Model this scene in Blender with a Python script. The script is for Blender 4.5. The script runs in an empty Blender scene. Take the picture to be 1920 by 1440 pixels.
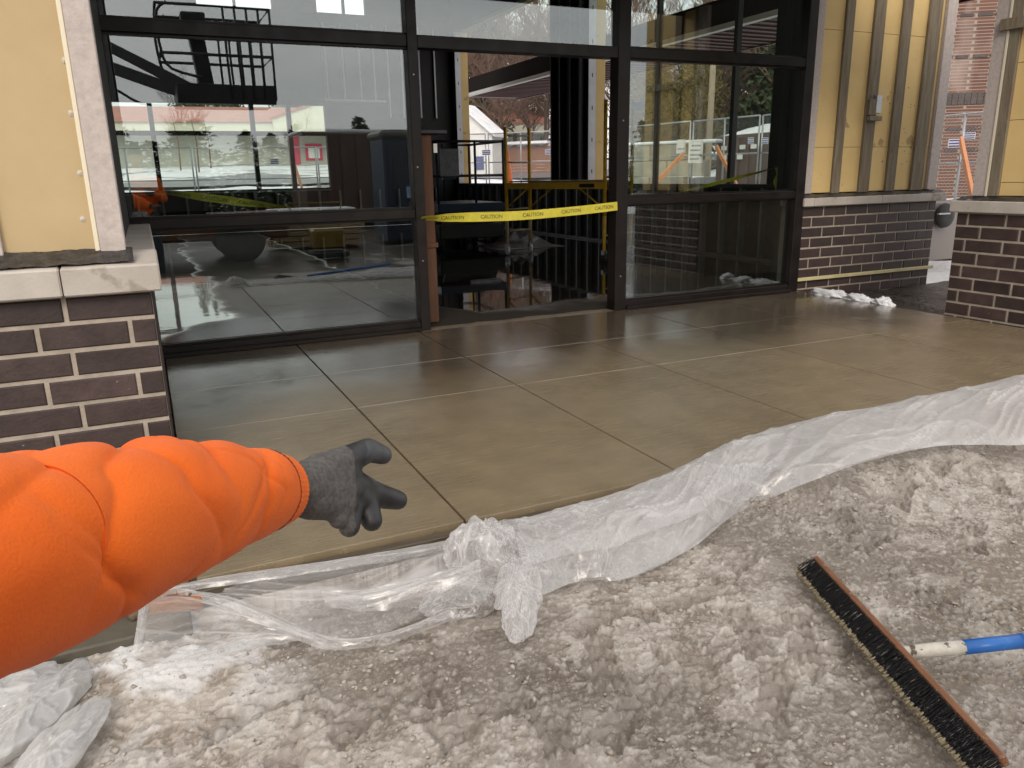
import bpy, bmesh, math, random
import numpy as np
from mathutils import Vector, Matrix
random.seed(7); rng = np.random.default_rng(7)
S = bpy.context.scene
COL = S.collection
# ------------------------------------------------------------------ camera, sky, sun, exposure
W, H, F = 1920.0, 1440.0, 1435.1
YAW, PITCH, ROLL = 0.43365, 0.26672, -0.020008
CAM = np.array([0.0, 0.0, 1.18])
_f = np.array([math.sin(YAW)*math.cos(PITCH), math.cos(YAW)*math.cos(PITCH), -math.sin(PITCH)])
_r0 = np.array([math.cos(YAW), -math.sin(YAW), 0.0]); _u0 = np.cross(_r0, _f)
_r = math.cos(ROLL)*_r0 + math.sin(ROLL)*_u0
_u = -math.sin(ROLL)*_r0 + math.cos(ROLL)*_u0
cd = bpy.data.cameras.new('Camera'); cam = bpy.data.objects.new('Camera', cd); COL.objects.link(cam)
cd.sensor_width = 36; cd.lens = F/W*36; cd.clip_start = 0.02; cd.clip_end = 900
cam.matrix_world = Matrix(((_r[0], _u[0], -_f[0], CAM[0]), (_r[1], _u[1], -_f[1], CAM[1]), (_r[2], _u[2], -_f[2], CAM[2]), (0, 0, 0, 1)))
S.camera = cam
SUN_EL, SUN_AZ = math.radians(33), math.radians(205)     # azimuth clockwise from +Y: behind the viewer, to the left
wd = bpy.data.worlds.new('World'); S.world = wd; wd.use_nodes = True
nt = wd.node_tree; nt.nodes.clear()
sky = nt.nodes.new('ShaderNodeTexSky'); sky.sky_type = 'NISHITA'; sky.sun_disc = False
sky.sun_elevation = SUN_EL; sky.sun_rotation = SUN_AZ; sky.dust_density = 4; sky.air_density = 1.5
bw = nt.nodes.new('ShaderNodeHueSaturation'); bw.inputs['Saturation'].default_value = 0.25
nt.links.new(sky.outputs[0], bw.inputs['Color'])
tc = nt.nodes.new('ShaderNodeTexCoord'); mp = nt.nodes.new('ShaderNodeMapping'); mp.inputs['Scale'].default_value = (1, 1, 2.6)
nz = nt.nodes.new('ShaderNodeTexNoise'); nz.inputs['Scale'].default_value = 2.3; nz.inputs['Detail'].default_value = 7; nz.inputs['Roughness'].default_value = 0.55
nt.links.new(tc.outputs['Generated'], mp.inputs[0]); nt.links.new(mp.outputs[0], nz.inputs['Vector'])
rp = nt.nodes.new('ShaderNodeValToRGB'); rp.color_ramp.elements[0].position = .32; rp.color_ramp.elements[0].color = (5.3, 5.4, 5.6, 1)
rp.color_ramp.elements[1].position = .68; rp.color_ramp.elements[1].color = (9.5, 9.2, 8.9, 1)
nt.links.new(nz.outputs['Fac'], rp.inputs[0])
mxw = nt.nodes.new('ShaderNodeMix'); mxw.data_type = 'RGBA'; mxw.inputs[0].default_value = 0.85
nt.links.new(bw.outputs[0], mxw.inputs[6]); nt.links.new(rp.outputs[0], mxw.inputs[7])
bg = nt.nodes.new('ShaderNodeBackground'); bg.inputs['Strength'].default_value = 0.12
nt.links.new(mxw.outputs[2], bg.inputs['Color'])
wo = nt.nodes.new('ShaderNodeOutputWorld'); nt.links.new(bg.outputs[0], wo.inputs[0])
sl = bpy.data.lights.new('Sun', 'SUN'); sl.energy = 1.0; sl.angle = math.radians(25); sl.color = (1, .90, .78)
so = bpy.data.objects.new('Sun', sl); COL.objects.link(so)
_sd = Vector((math.sin(SUN_AZ)*math.cos(SUN_EL), math.cos(SUN_AZ)*math.cos(SUN_EL), math.sin(SUN_EL)))
so.rotation_euler = (-_sd).to_track_quat('-Z', 'Y').to_euler(); so.location = (0, -6, 12)
S.view_settings.view_transform = 'Standard'; S.view_settings.look = 'None'; S.view_settings.gamma = 1
S.view_settings.exposure = 0.72
S.render.engine = 'CYCLES'
S.cycles.max_bounces = 10; S.cycles.transparent_max_bounces = 24; S.cycles.glossy_bounces = 5

# ------------------------------------------------------------------ helpers
def ray(x, y): return _f + _r*(x-W/2)/F - _u*(y-H/2)/F
def onz(x, y, z=0.0): d = ray(x, y); return CAM + d*(z-CAM[2])/d[2]
def ony(x, y, Y): d = ray(x, y); return CAM + d*Y/d[1]
def onx(x, y, X): d = ray(x, y); return CAM + d*X/d[0]
def at(x, y, t): d = ray(x, y); return CAM + d/np.linalg.norm(d)*t

_P = rng.permutation(512) % 256; _P = np.concatenate([_P, _P, _P])
_G = rng.normal(size=(256, 3)); _G /= np.linalg.norm(_G, axis=1)[:, None]
_A2 = rng.uniform(0, 2*math.pi, 256); _G2 = np.stack([np.cos(_A2), np.sin(_A2)], -1).astype(np.float32)
def pn2(x, y, seed):
    x = np.asarray(x, np.float32); y = np.asarray(y, np.float32); k = int(seed*131.7) & 255
    xi, yi = np.floor(x).astype(np.int32), np.floor(y).astype(np.int32)
    xf, yf = x-xi, y-yi; xi &= 255; yi &= 255
    fu = xf*xf*xf*(xf*(xf*6-15)+10); fv = yf*yf*yf*(yf*(yf*6-15)+10)
    def c(dx, dy):
        g = _G2[_P[_P[(xi+dx) & 255] + ((yi+dy+k) & 255)] & 255]; return g[..., 0]*(xf-dx)+g[..., 1]*(yf-dy)
    a0 = c(0, 0); a0 = a0+(c(1, 0)-a0)*fu; a1 = c(0, 1); a1 = a1+(c(1, 1)-a1)*fu
    return (a0+(a1-a0)*fv)*1.5
def pn(x, y, z=0.0):
    if np.ndim(z) == 0: return pn2(*np.broadcast_arrays(x, y), float(z))
    x, y, z = np.broadcast_arrays(np.asarray(x, float), np.asarray(y, float), np.asarray(z, float))
    xi, yi, zi = np.floor(x).astype(int), np.floor(y).astype(int), np.floor(z).astype(int)
    xf, yf, zf = x-xi, y-yi, z-zi
    fu, fv, fw = [t*t*t*(t*(t*6-15)+10) for t in (xf, yf, zf)]
    out = 0
    for dx in (0, 1):
        for dy in (0, 1):
            for dz in (0, 1):
                g = _G[_P[_P[_P[(xi+dx) & 255] + ((yi+dy) & 255)] + ((zi+dz) & 255)] & 255]
                d = g[..., 0]*(xf-dx)+g[..., 1]*(yf-dy)+g[..., 2]*(zf-dz)
                out = out + d*(fu if dx else 1-fu)*(fv if dy else 1-fv)*(fw if dz else 1-fw)
    return out*1.5
def fbm(x, y, z=0.0, o=4, g=.5):
    a, s, t = 1.0, 1.0, 0
    for i in range(o): t = t + a*pn(np.asarray(x)*s+i*17.3, np.asarray(y)*s+i*5.1, np.asarray(z)*s); a *= g; s *= 2.03
    return t
def ridge(x, y, z=0.0): return 1-2*np.abs(pn(x, y, z))
def smooth(a, b, x): t = np.clip((x-a)/(b-a), 0, 1); return t*t*(3-2*t)

class MB:
    def __init__(s): s.v = []; s.f = []
    def add(s, vs, fs):
        n = len(s.v); s.v += [tuple(map(float, p)) for p in vs]; s.f += [tuple(i+n for i in f) for f in fs]; return s
    def box(s, x0, x1, y0, y1, z0, z1):
        return s.add([(x0,y0,z0),(x1,y0,z0),(x1,y1,z0),(x0,y1,z0),(x0,y0,z1),(x1,y0,z1),(x1,y1,z1),(x0,y1,z1)],
                     [(0,3,2,1),(4,5,6,7),(0,1,5,4),(1,2,6,5),(2,3,7,6),(3,0,4,7)])
    def bar(s, a, b, w, h, up=(0,0,1)):
        a, b = np.array(a, float), np.array(b, float); d = b-a; d /= np.linalg.norm(d)
        up = np.array(up, float)
        if abs(d@up) > .98: up = np.array([0, 1.0, 0])
        x = np.cross(d, up); x /= np.linalg.norm(x); y = np.cross(x, d)
        c = [(-1,-1),(1,-1),(1,1),(-1,1)]
        vs = [a+x*w/2*i+y*h/2*j for i, j in c]+[b+x*w/2*i+y*h/2*j for i, j in c]
        return s.add(vs, [(3,2,1,0),(4,5,6,7),(0,1,5,4),(1,2,6,5),(2,3,7,6),(3,0,4,7)])
    def tube(s, path, r, n=8, cap=True):
        path = [np.array(p, float) for p in path]; m = len(path)
        rs = r if isinstance(r, (list, tuple, np.ndarray)) else [r]*m
        t0 = path[1]-path[0]; t0 /= np.linalg.norm(t0)
        a = np.array([0, 0, 1.0]) if abs(t0[2]) < .9 else np.array([1.0, 0, 0])
        x = np.cross(t0, a); x /= np.linalg.norm(x)
        vs = []
        for i in range(m):
            t = path[min(i+1, m-1)]-path[max(i-1, 0)]; t /= (np.linalg.norm(t)+1e-12)
            x = x-t*(x@t); x /= np.linalg.norm(x); y = np.cross(t, x)
            for k in range(n):
                q = 2*math.pi*k/n; vs.append(path[i]+(x*math.cos(q)+y*math.sin(q))*rs[i])
        fs = [(i*n+k, i*n+(k+1) % n, (i+1)*n+(k+1) % n, (i+1)*n+k) for i in range(m-1) for k in range(n)]
        if cap: fs += [tuple(range(n-1, -1, -1)), tuple(range((m-1)*n, m*n))]
        return s.add(vs, fs)
    def prism(s, pts, z0, z1, axis='z'):
        n = len(pts); m = {'z': lambda p, h: (p[0], p[1], h), 'y': lambda p, h: (p[0], h, p[1]), 'x': lambda p, h: (h, p[0], p[1])}[axis]
        return s.add([m(p, z0) for p in pts]+[m(p, z1) for p in pts],
                     [tuple(range(n-1, -1, -1)), tuple(range(n, 2*n))]+[(i, (i+1) % n, n+(i+1) % n, n+i) for i in range(n)])
    def grid(s, A):
        n, m = A.shape[:2]
        return s.add(A.reshape(-1, 3), [(i*m+j, i*m+j+1, (i+1)*m+j+1, (i+1)*m+j) for i in range(n-1) for j in range(m-1)])
    def lathe(s, c, prof, n=20, axis=2):
        vs = []
        for r, h in prof:
            for k in range(n):
                q = 2*math.pi*k/n; p = [0, 0, 0]; p[axis] = h; p[(axis+1) % 3] = r*math.cos(q); p[(axis+2) % 3] = r*math.sin(q)
                vs.append((c[0]+p[0], c[1]+p[1], c[2]+p[2]))
        m = len(prof)
        return s.add(vs, [(i*n+k, i*n+(k+1) % n, (i+1)*n+(k+1) % n, (i+1)*n+k) for i in range(m-1) for k in range(n)]+[tuple(range(n-1, -1, -1)), tuple(range((m-1)*n, m*n))])

def wloc(o):
    p = np.zeros(3)
    while o: p += np.array(o.location); o = o.parent
    return p
def mesh(name, v, f, off=(0,0,0), bevel=0, sm=False, seg=1):
    me = bpy.data.meshes.new(name); v = np.asarray(v, float)-np.asarray(off)
    me.from_pydata(v.tolist(), [], f)
    if bevel:
        bm = bmesh.new(); bm.from_mesh(me); bmesh.ops.recalc_face_normals(bm, faces=bm.faces)
        bmesh.ops.bevel(bm, geom=list(bm.edges), offset=bevel, segments=seg, affect='EDGES', clamp_overlap=True); bm.to_mesh(me); bm.free()
    if sm: me.polygons.foreach_set('use_smooth', [True]*len(me.polygons))
    me.update(); return me
def ob(name, mb, mt, parent=None, bevel=0, sm=False, label=None, cat=None, group=None, kind=None, loc=None):
    base = np.array(loc) if loc is not None else np.zeros(3)
    off = (wloc(parent) if parent else np.zeros(3)) + base
    me = mb if isinstance(mb, bpy.types.Mesh) else mesh(name, mb.v, mb.f, off, bevel, sm)
    me.materials.clear(); me.materials.append(mt)
    o = bpy.data.objects.new(name, me); COL.objects.link(o); o.parent = parent; o.location = base
    for k, v in (('label', label), ('category', cat), ('group', group), ('kind', kind)):
        if v: o[k] = v
    return o
def thing(name, label, cat, loc=(0,0,0), group=None):
    o = bpy.data.objects.new(name, None); COL.objects.link(o); o.location = loc; o.empty_display_size = .1
    o['label'] = label; o['category'] = cat
    if group: o['group'] = group
    return o
def inst(name, me, parent, pos, rz=0.0, sc=None):
    o = bpy.data.objects.new(name, me); COL.objects.link(o); o.parent = parent
    o.location = np.array(pos)-(wloc(parent) if parent else 0); o.rotation_euler = (0, 0, rz)
    if sc: o.scale = sc
    return o
def dup(root, loc, rz=0.0, sc=1.0, label=None, group=None):
    r = root.copy(); COL.objects.link(r); r.location = loc; r.rotation_euler = (0, 0, rz); r.scale = (sc,)*3 if not isinstance(sc, tuple) else sc
    if label: r['label'] = label
    if group: r['group'] = group
    for c in root.children:
        k = c.copy(); COL.objects.link(k); k.parent = r
    return r
def evalmesh(o):
    dg = bpy.context.evaluated_depsgraph_get(); me = bpy.data.meshes.new_from_object(o.evaluated_get(dg)); return me

# ------------------------------------------------------------------ materials
def new(name):
    m = bpy.data.materials.new(name); m.use_nodes = True; return m, m.node_tree, m.node_tree.nodes['Principled BSDF']
def pm(name, c1, c2=None, sc=6.0, rough=.6, r2=None, bump=0.0, bs=60.0, metal=0.0, stretch=(1,1,1), rnd=0.0, lo=.35, hi=.65, spec=.5, c3=None, s3=40.0, t3=.66, bdist=.01):
    m, t, b = new(name); N = t.nodes.new; L = t.links.new
    b.inputs['Base Color'].default_value = (*c1, 1); b.inputs['Roughness'].default_value = rough; b.inputs['Metallic'].default_value = metal
    b.inputs['Specular IOR Level'].default_value = spec
    tcn = N('ShaderNodeTexCoord'); oi = N('ShaderNodeObjectInfo')
    ad = N('ShaderNodeVectorMath'); ad.operation = 'MULTIPLY_ADD'; ad.inputs[1].default_value = stretch
    mu = N('ShaderNodeMath'); mu.operation = 'MULTIPLY'; mu.inputs[1].default_value = 37.0 if rnd else 0
    L(oi.outputs['Random'], mu.inputs[0]); L(tcn.outputs['Object'], ad.inputs[0]); L(mu.outputs[0], ad.inputs[2])
    last = None
    if c2:
        n = N('ShaderNodeTexNoise'); n.inputs['Scale'].default_value = sc; n.inputs['Detail'].default_value = 6; n.inputs['Roughness'].default_value = .6
        L(ad.outputs[0], n.inputs['Vector'])
        r = N('ShaderNodeMapRange'); r.inputs[1].default_value = lo; r.inputs[2].default_value = hi; L(n.outputs['Fac'], r.inputs[0])
        x = N('ShaderNodeMix'); x.data_type = 'RGBA'; x.inputs[6].default_value = (*c1, 1); x.inputs[7].default_value = (*c2, 1); L(r.outputs[0], x.inputs[0]); last = x.outputs[2]
        if r2 is not None:
            rr = N('ShaderNodeMapRange'); rr.inputs[3].default_value = rough; rr.inputs[4].default_value = r2; L(r.outputs[0], rr.inputs[0]); L(rr.outputs[0], b.inputs['Roughness'])
    if c3:
        n3 = N('ShaderNodeTexNoise'); n3.inputs['Scale'].default_value = s3; n3.inputs['Detail'].default_value = 4; L(ad.outputs[0], n3.inputs['Vector'])
        r3 = N('ShaderNodeMapRange'); r3.inputs[1].default_value = t3; r3.inputs[2].default_value = t3+.05; L(n3.outputs['Fac'], r3.inputs[0])
        x3 = N('ShaderNodeMix'); x3.data_type = 'RGBA'; x3.inputs[7].default_value = (*c3, 1); L(r3.outputs[0], x3.inputs[0])
        if last: L(last, x3.inputs[6])
        else: x3.inputs[6].default_value = (*c1, 1)
        last = x3.outputs[2]
    if rnd:
        hs = N('ShaderNodeHueSaturation'); r = N('ShaderNodeMapRange'); r.inputs[3].default_value = 1-rnd; r.inputs[4].default_value = 1+rnd
        L(oi.outputs['Random'], r.inputs[0]); L(r.outputs[0], hs.inputs['Value'])
        if last: L(last, hs.inputs['Color'])
        else: hs.inputs['Color'].default_value = (*c1, 1)
        last = hs.outputs[0]
    if last: L(last, b.inputs['Base Color'])
    if bump:
        n = N('ShaderNodeTexNoise'); n.inputs['Scale'].default_value = bs; n.inputs['Detail'].default_value = 5; L(ad.outputs[0], n.inputs['Vector'])
        bp = N('ShaderNodeBump'); bp.inputs['Strength'].default_value = bump; bp.inputs['Distance'].default_value = bdist; L(n.outputs['Fac'], bp.inputs['Height']); L(bp.outputs[0], b.inputs['Normal'])
    return m

M = {}
M['brick'] = pm('brick', (.036,.0215,.019), (.062,.038,.034), 9, .62, rnd=.34, bump=.5, bs=70, c3=(.45,.40,.36), s3=55, t3=.735, bdist=.004)
M['brickf'] = pm('brick_far', (.034,.020,.017), (.052,.031,.027), 9, .6, rnd=.3, bump=.4, bs=60, bdist=.004)
M['mortar'] = pm('mortar', (.43,.365,.295), (.31,.26,.21), 12, .9, bump=.6, bs=120, bdist=.004)
M['stone'] = pm('limestone', (.50,.45,.40), (.40,.355,.31), 5, .75, bump=.35, bs=90, c3=(.30,.26,.21), s3=7, t3=.62, bdist=.004)
M['sheath'] = pm('yellow_sheathing', (.70,.50,.215), (.64,.45,.19), 3, .8, bump=.15, bs=150, c3=(.40,.27,.12), s3=5, t3=.66, bdist=.002)
M['sheath2'] = pm('yellow_sheathing_pale', (.50,.375,.205), (.455,.335,.18), 2.5, .8, bump=.15, bs=150, c3=(.40,.29,.15), s3=6, t3=.68, bdist=.002)
M['trim'] = pm('trim_board', (.42,.36,.33), (.52,.45,.41), 40, .75, bump=.5, bs=110, bdist=.003)
M['batten'] = pm('weathered_batten', (.150,.105,.068), (.215,.185,.130), 5, .85, stretch=(6,6,.6), bump=.4, bs=30, rnd=.12, c3=(.08,.05,.03), s3=12, t3=.68)
M['frame'] = pm('bronze_aluminium', (.008,.0055,.0045), (.013,.009,.007), 8, .34, spec=.3, r2=.48)
M['seal'] = pm('white_sealant', (.52,.46,.38), None, rough=.7)
M['membrane'] = pm('black_membrane', (.02,.018,.017), (.05,.045,.042), 30, .35, bump=.8, bs=60)
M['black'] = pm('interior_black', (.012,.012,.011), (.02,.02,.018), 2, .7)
M['stud'] = pm('steel_stud', (.20,.22,.21), (.26,.28,.26), 5, .45, metal=.4)
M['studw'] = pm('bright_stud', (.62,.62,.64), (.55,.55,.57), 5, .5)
M['wood'] = pm('fir_wood', (.12,.050,.022), (.075,.030,.013), 4, .7, stretch=(3,3,.5), bump=.3, bs=25)
M['plywood'] = pm('plywood', (.42,.30,.17), (.32,.22,.12), 3, .8)
M['orangewood'] = pm('orange_lumber', (.62,.27,.12), (.52,.22,.10), 3, .75)
M['yellowpaint'] = pm('yellow_scaffold_paint', (.85,.50,.05), (.7,.38,.03), 8, .45, c3=(.45,.42,.36), s3=14, t3=.66)
M['worn'] = pm('worn_scaffold_paint', (.45,.36,.25), (.36,.25,.12), 18, .6)
M['steel'] = pm('galvanised_steel', (.42,.43,.44), (.33,.34,.35), 8, .4, metal=.7)
M['bluepaint'] = pm('blue_paint', (.010,.026,.058), (.008,.018,.04), 6, .4)
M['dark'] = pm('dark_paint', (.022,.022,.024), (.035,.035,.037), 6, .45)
M['rubber'] = pm('rubber', (.02,.02,.02), (.035,.033,.03), 12, .75)
M['white'] = pm('white_paint', (.72,.71,.68), (.64,.63,.60), 4, .6)
M['red'] = pm('dark_red_paint', (.075,.008,.009), (.055,.007,.008), 4, .5)
M['redroof'] = pm('red_roof', (.30,.10,.07), (.36,.15,.11), 1.5, .7)
M['beam'] = pm('brown_steel', (.010,.006,.005), (.015,.009,.007), 3, .8, spec=.1)
M['concblock'] = pm('concrete_block', (.34,.31,.25), (.24,.22,.17), 2, .85, rnd=.2)
M['snow'] = pm('clean_snow', (.78,.78,.79), (.66,.66,.68), 2, .6, bump=.5, bs=8, bdist=.05)
M['bark'] = pm('bark', (.09,.06,.045), (.06,.04,.03), 6, .9, stretch=(4,4,1), rnd=.25)
M['twig'] = pm('twigs', (.16,.095,.07), (.11,.07,.055), 3, .9, rnd=.3)
M['conifer'] = pm('conifer_needles', (.035,.05,.022), (.06,.075,.03), 1.5, .7, rnd=.3)
M['hedge'] = pm('golden_cedar', (.17,.12,.025), (.10,.085,.022), 1.2, .7, rnd=.25)
M['orangecone'] = pm('traffic_orange', (.75,.17,.03), None, rough=.5)
M['yellowsign'] = pm('yellow_machine', (.25,.16,.02), (.17,.11,.015), 5, .5)
M['brownbox'] = pm('brown_container', (.075,.04,.03), (.10,.055,.04), 2, .6)
M['tarp'] = pm('grey_tarp', (.13,.115,.105), (.08,.07,.062), 5, .5)
M['trousers'] = pm('dark_trousers', (.04,.045,.06), (.06,.065,.08), 10, .85)
M['skin'] = pm('skin', (.50,.30,.22), (.46,.26,.19), 8, .5)

def glassmat():
    m, t, b = new('coated_glass'); N = t.nodes.new; L = t.links.new; t.nodes.remove(b)
    lw = N('ShaderNodeLayerWeight'); lw.inputs[0].default_value = .5
    pw = N('ShaderNodeMath'); pw.operation = 'POWER'; pw.inputs[1].default_value = 4; L(lw.outputs['Facing'], pw.inputs[0])
    ma = N('ShaderNodeMath'); ma.operation = 'MULTIPLY_ADD'; ma.inputs[1].default_value = .75; ma.inputs[2].default_value = .115; L(pw.outputs[0], ma.inputs[0])
    tr = N('ShaderNodeBsdfTransparent'); tr.inputs[0].default_value = (.86,.92,.885,1)
    gl = N('ShaderNodeBsdfGlossy'); gl.inputs['Roughness'].default_value = .006; gl.inputs[0].default_value = (.95,.97,1,1)
    nz = N('ShaderNodeTexNoise'); nz.inputs['Scale'].default_value = .9; tcn = N('ShaderNodeTexCoord'); L(tcn.outputs['Object'], nz.inputs['Vector'])
    bp = N('ShaderNodeBump'); bp.inputs['Strength'].default_value = .03; bp.inputs['Distance'].default_value = .02; L(nz.outputs['Fac'], bp.inputs['Height']); L(bp.outputs[0], gl.inputs['Normal'])
    mx = N('ShaderNodeMixShader'); L(ma.outputs[0], mx.inputs[0]); L(tr.outputs[0], mx.inputs[1]); L(gl.outputs[0], mx.inputs[2])
    L(mx.outputs[0], t.nodes['Material Output'].inputs[0]); return m
M['glass'] = glassmat()

def filmmat(name, op, tint=(.80,.775,.765)):
    m, t, b = new(name); N = t.nodes.new; L = t.links.new; t.nodes.remove(b)
    d = N('ShaderNodeBsdfDiffuse'); d.inputs[0].default_value = (*tint, 1)
    tl = N('ShaderNodeBsdfTranslucent'); tl.inputs[0].default_value = (*tint, 1)
    g = N('ShaderNodeBsdfGlossy'); g.inputs['Roughness'].default_value = .22
    tr = N('ShaderNodeBsdfTransparent')
    m1 = N('ShaderNodeMixShader'); m1.inputs[0].default_value = .45; L(d.outputs[0], m1.inputs[1]); L(tl.outputs[0], m1.inputs[2])
    ca_ = N('ShaderNodeAttribute'); ca_.attribute_name = 'crease'
    lw = N('ShaderNodeLayerWeight'); lw.inputs[0].default_value = .5
    nz = N('ShaderNodeTexNoise'); nz.inputs['Scale'].default_value = 14; nz.inputs['Detail'].default_value = 5
    tcn = N('ShaderNodeTexCoord'); L(tcn.outputs['Object'], nz.inputs['Vector'])
    a = N('ShaderNodeMath'); a.operation = 'MULTIPLY_ADD'; a.inputs[1].default_value = .6; a.inputs[2].default_value = op-.13; L(lw.outputs['Facing'], a.inputs[0])
    a2 = N('ShaderNodeMath'); a2.operation = 'MULTIPLY_ADD'; a2.inputs[1].default_value = .26; a2.use_clamp = True; L(nz.outputs['Fac'], a2.inputs[0]); L(a.outputs[0], a2.inputs[2])
    a3 = N('ShaderNodeMath'); a3.operation = 'MULTIPLY_ADD'; a3.inputs[1].default_value = .45; a3.use_clamp = True; L(ca_.outputs['Fac'], a3.inputs[0]); L(a2.outputs[0], a3.inputs[2])
    m2 = N('ShaderNodeMixShader'); L(a3.outputs[0], m2.inputs[0]); L(tr.outputs[0], m2.inputs[1]); L(m1.outputs[0], m2.inputs[2])
    m3 = N('ShaderNodeMixShader'); m3.inputs[0].default_value = .10; L(m2.outputs[0], m3.inputs[1]); L(g.outputs[0], m3.inputs[2])
    bp = N('ShaderNodeBump'); bp.inputs['Strength'].default_value = .08; bp.inputs['Distance'].default_value = .01
    n2 = N('ShaderNodeTexNoise'); n2.inputs['Scale'].default_value = 35; n2.inputs['Detail'].default_value = 4; n2.inputs['Distortion'].default_value = 1.5; L(tcn.outputs['Object'], n2.inputs['Vector'])
    L(n2.outputs['Fac'], bp.inputs['Height']); L(bp.outputs[0], g.inputs['Normal']); L(bp.outputs[0], d.inputs['Normal'])
    L(m3.outputs[0], t.nodes['Material Output'].inputs[0]); return m
M['film'] = filmmat('polyethylene_film', .06)
M['film2'] = filmmat('polyethylene_folded', .19)
M['film3'] = filmmat('white_plastic_bundle', .55, (.70,.69,.68))

def slabmat():
    m, t, b = new('wet_broomed_concrete'); N = t.nodes.new; L = t.links.new
    geo = N('ShaderNodeNewGeometry')
    def noise(s, det, st=(1,1,1), ro=.55):
        mpn = N('ShaderNodeMapping'); mpn.inputs['Scale'].default_value = st; L(geo.outputs['Position'], mpn.inputs[0])
        n = N('ShaderNodeTexNoise'); n.inputs['Scale'].default_value = s; n.inputs['Detail'].default_value = det; n.inputs['Roughness'].default_value = ro; L(mpn.outputs[0], n.inputs['Vector']); return n.outputs['Fac']
    def mr(i, a, bb, c, d):
        r = N('ShaderNodeMapRange'); r.inputs[1].default_value = a; r.inputs[2].default_value = bb; r.inputs[3].default_value = c; r.inputs[4].default_value = d; L(i, r.inputs[0]); return r.outputs[0]
    big = noise(.9, 4); mid = noise(5, 5); streak = noise(6, 6, (1.0, 34, 1), .65); fine = noise(170, 3)
    c = N('ShaderNodeMix'); c.data_type = 'RGBA'; c.inputs[6].default_value = (.205,.152,.085,1); c.inputs[7].default_value = (.265,.202,.120,1); L(mr(big, .35, .65, 0, 1), c.inputs[0])
    c2 = N('ShaderNodeMix'); c2.data_type = 'RGBA'; c2.blend_type = 'MULTIPLY'; c2.inputs[0].default_value = .8; L(c.outputs[2], c2.inputs[6]); 
    g = N('ShaderNodeCombineColor'); ms_ = N('ShaderNodeMath'); ms_.operation = 'MULTIPLY'; L(mr(mid, .3, .7, .78, 1.12), ms_.inputs[0]); L(mr(streak, .3, .7, .80, 1.18), ms_.inputs[1]); v = ms_.outputs[0]
    for i in range(3): L(v, g.inputs[i])
    L(g.outputs[0], c2.inputs[7])
    # wetter towards the building: film of water pooled by the shopfront
    sx = N('ShaderNodeSeparateXYZ'); L(geo.outputs['Position'], sx.inputs[0])
    wet = N('ShaderNodeMath'); wet.operation = 'MULTIPLY_ADD'; L(big, wet.inputs[0]); wet.inputs[1].default_value = 1.6
    L(mr(sx.outputs['Y'], 3.7, 4.7, -.62, .08), wet.inputs[2])
    dk = N('ShaderNodeMix'); dk.data_type = 'RGBA'; L(c2.outputs[2], dk.inputs[6]); dk.inputs[7].default_value = (.070,.048,.028,1); L(mr(wet.outputs[0], .25, .85, 0, .9), dk.inputs[0]); L(dk.outputs[2], b.inputs['Base Color'])
    b.inputs['Roughness'].default_value = .5
    b.inputs['Coat IOR'].default_value = 1.95
    L(mr(wet.outputs[0], -.1, .7, .75, 1), b.inputs['Coat Weight'])
    r1 = mr(wet.outputs[0], .1, .75, .21, .04)
    r2_ = N('ShaderNodeMath'); r2_.operation = 'MULTIPLY'; L(r1, r2_.inputs[0]); L(mr(streak, .35, .7, .55, 1.8), r2_.inputs[1]); L(r2_.outputs[0], b.inputs['Coat Roughness'])
    hs = N('ShaderNodeMath'); hs.operation = 'MULTIPLY_ADD'; L(streak, hs.inputs[0]); hs.inputs[1].default_value = 1.0
    f2 = N('ShaderNodeMath'); f2.operation = 'MULTIPLY'; L(fine, f2.inputs[0]); f2.inputs[1].default_value = .35; L(f2.outputs[0], hs.inputs[2])
    bp = N('ShaderNodeBump'); bp.inputs['Strength'].default_value = .5; bp.inputs['Distance'].default_value = .006; L(hs.outputs[0], bp.inputs['Height']); L(bp.outputs[0], b.inputs['Normal'])
    bc = N('ShaderNodeBump'); bc.inputs['Distance'].default_value = .006; L(hs.outputs[0], bc.inputs['Height']); L(mr(wet.outputs[0], .1, .8, .34, .07), bc.inputs['Strength']); L(bc.outputs[0], b.inputs['Coat Normal'])
    return m
M['slab'] = slabmat()

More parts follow.
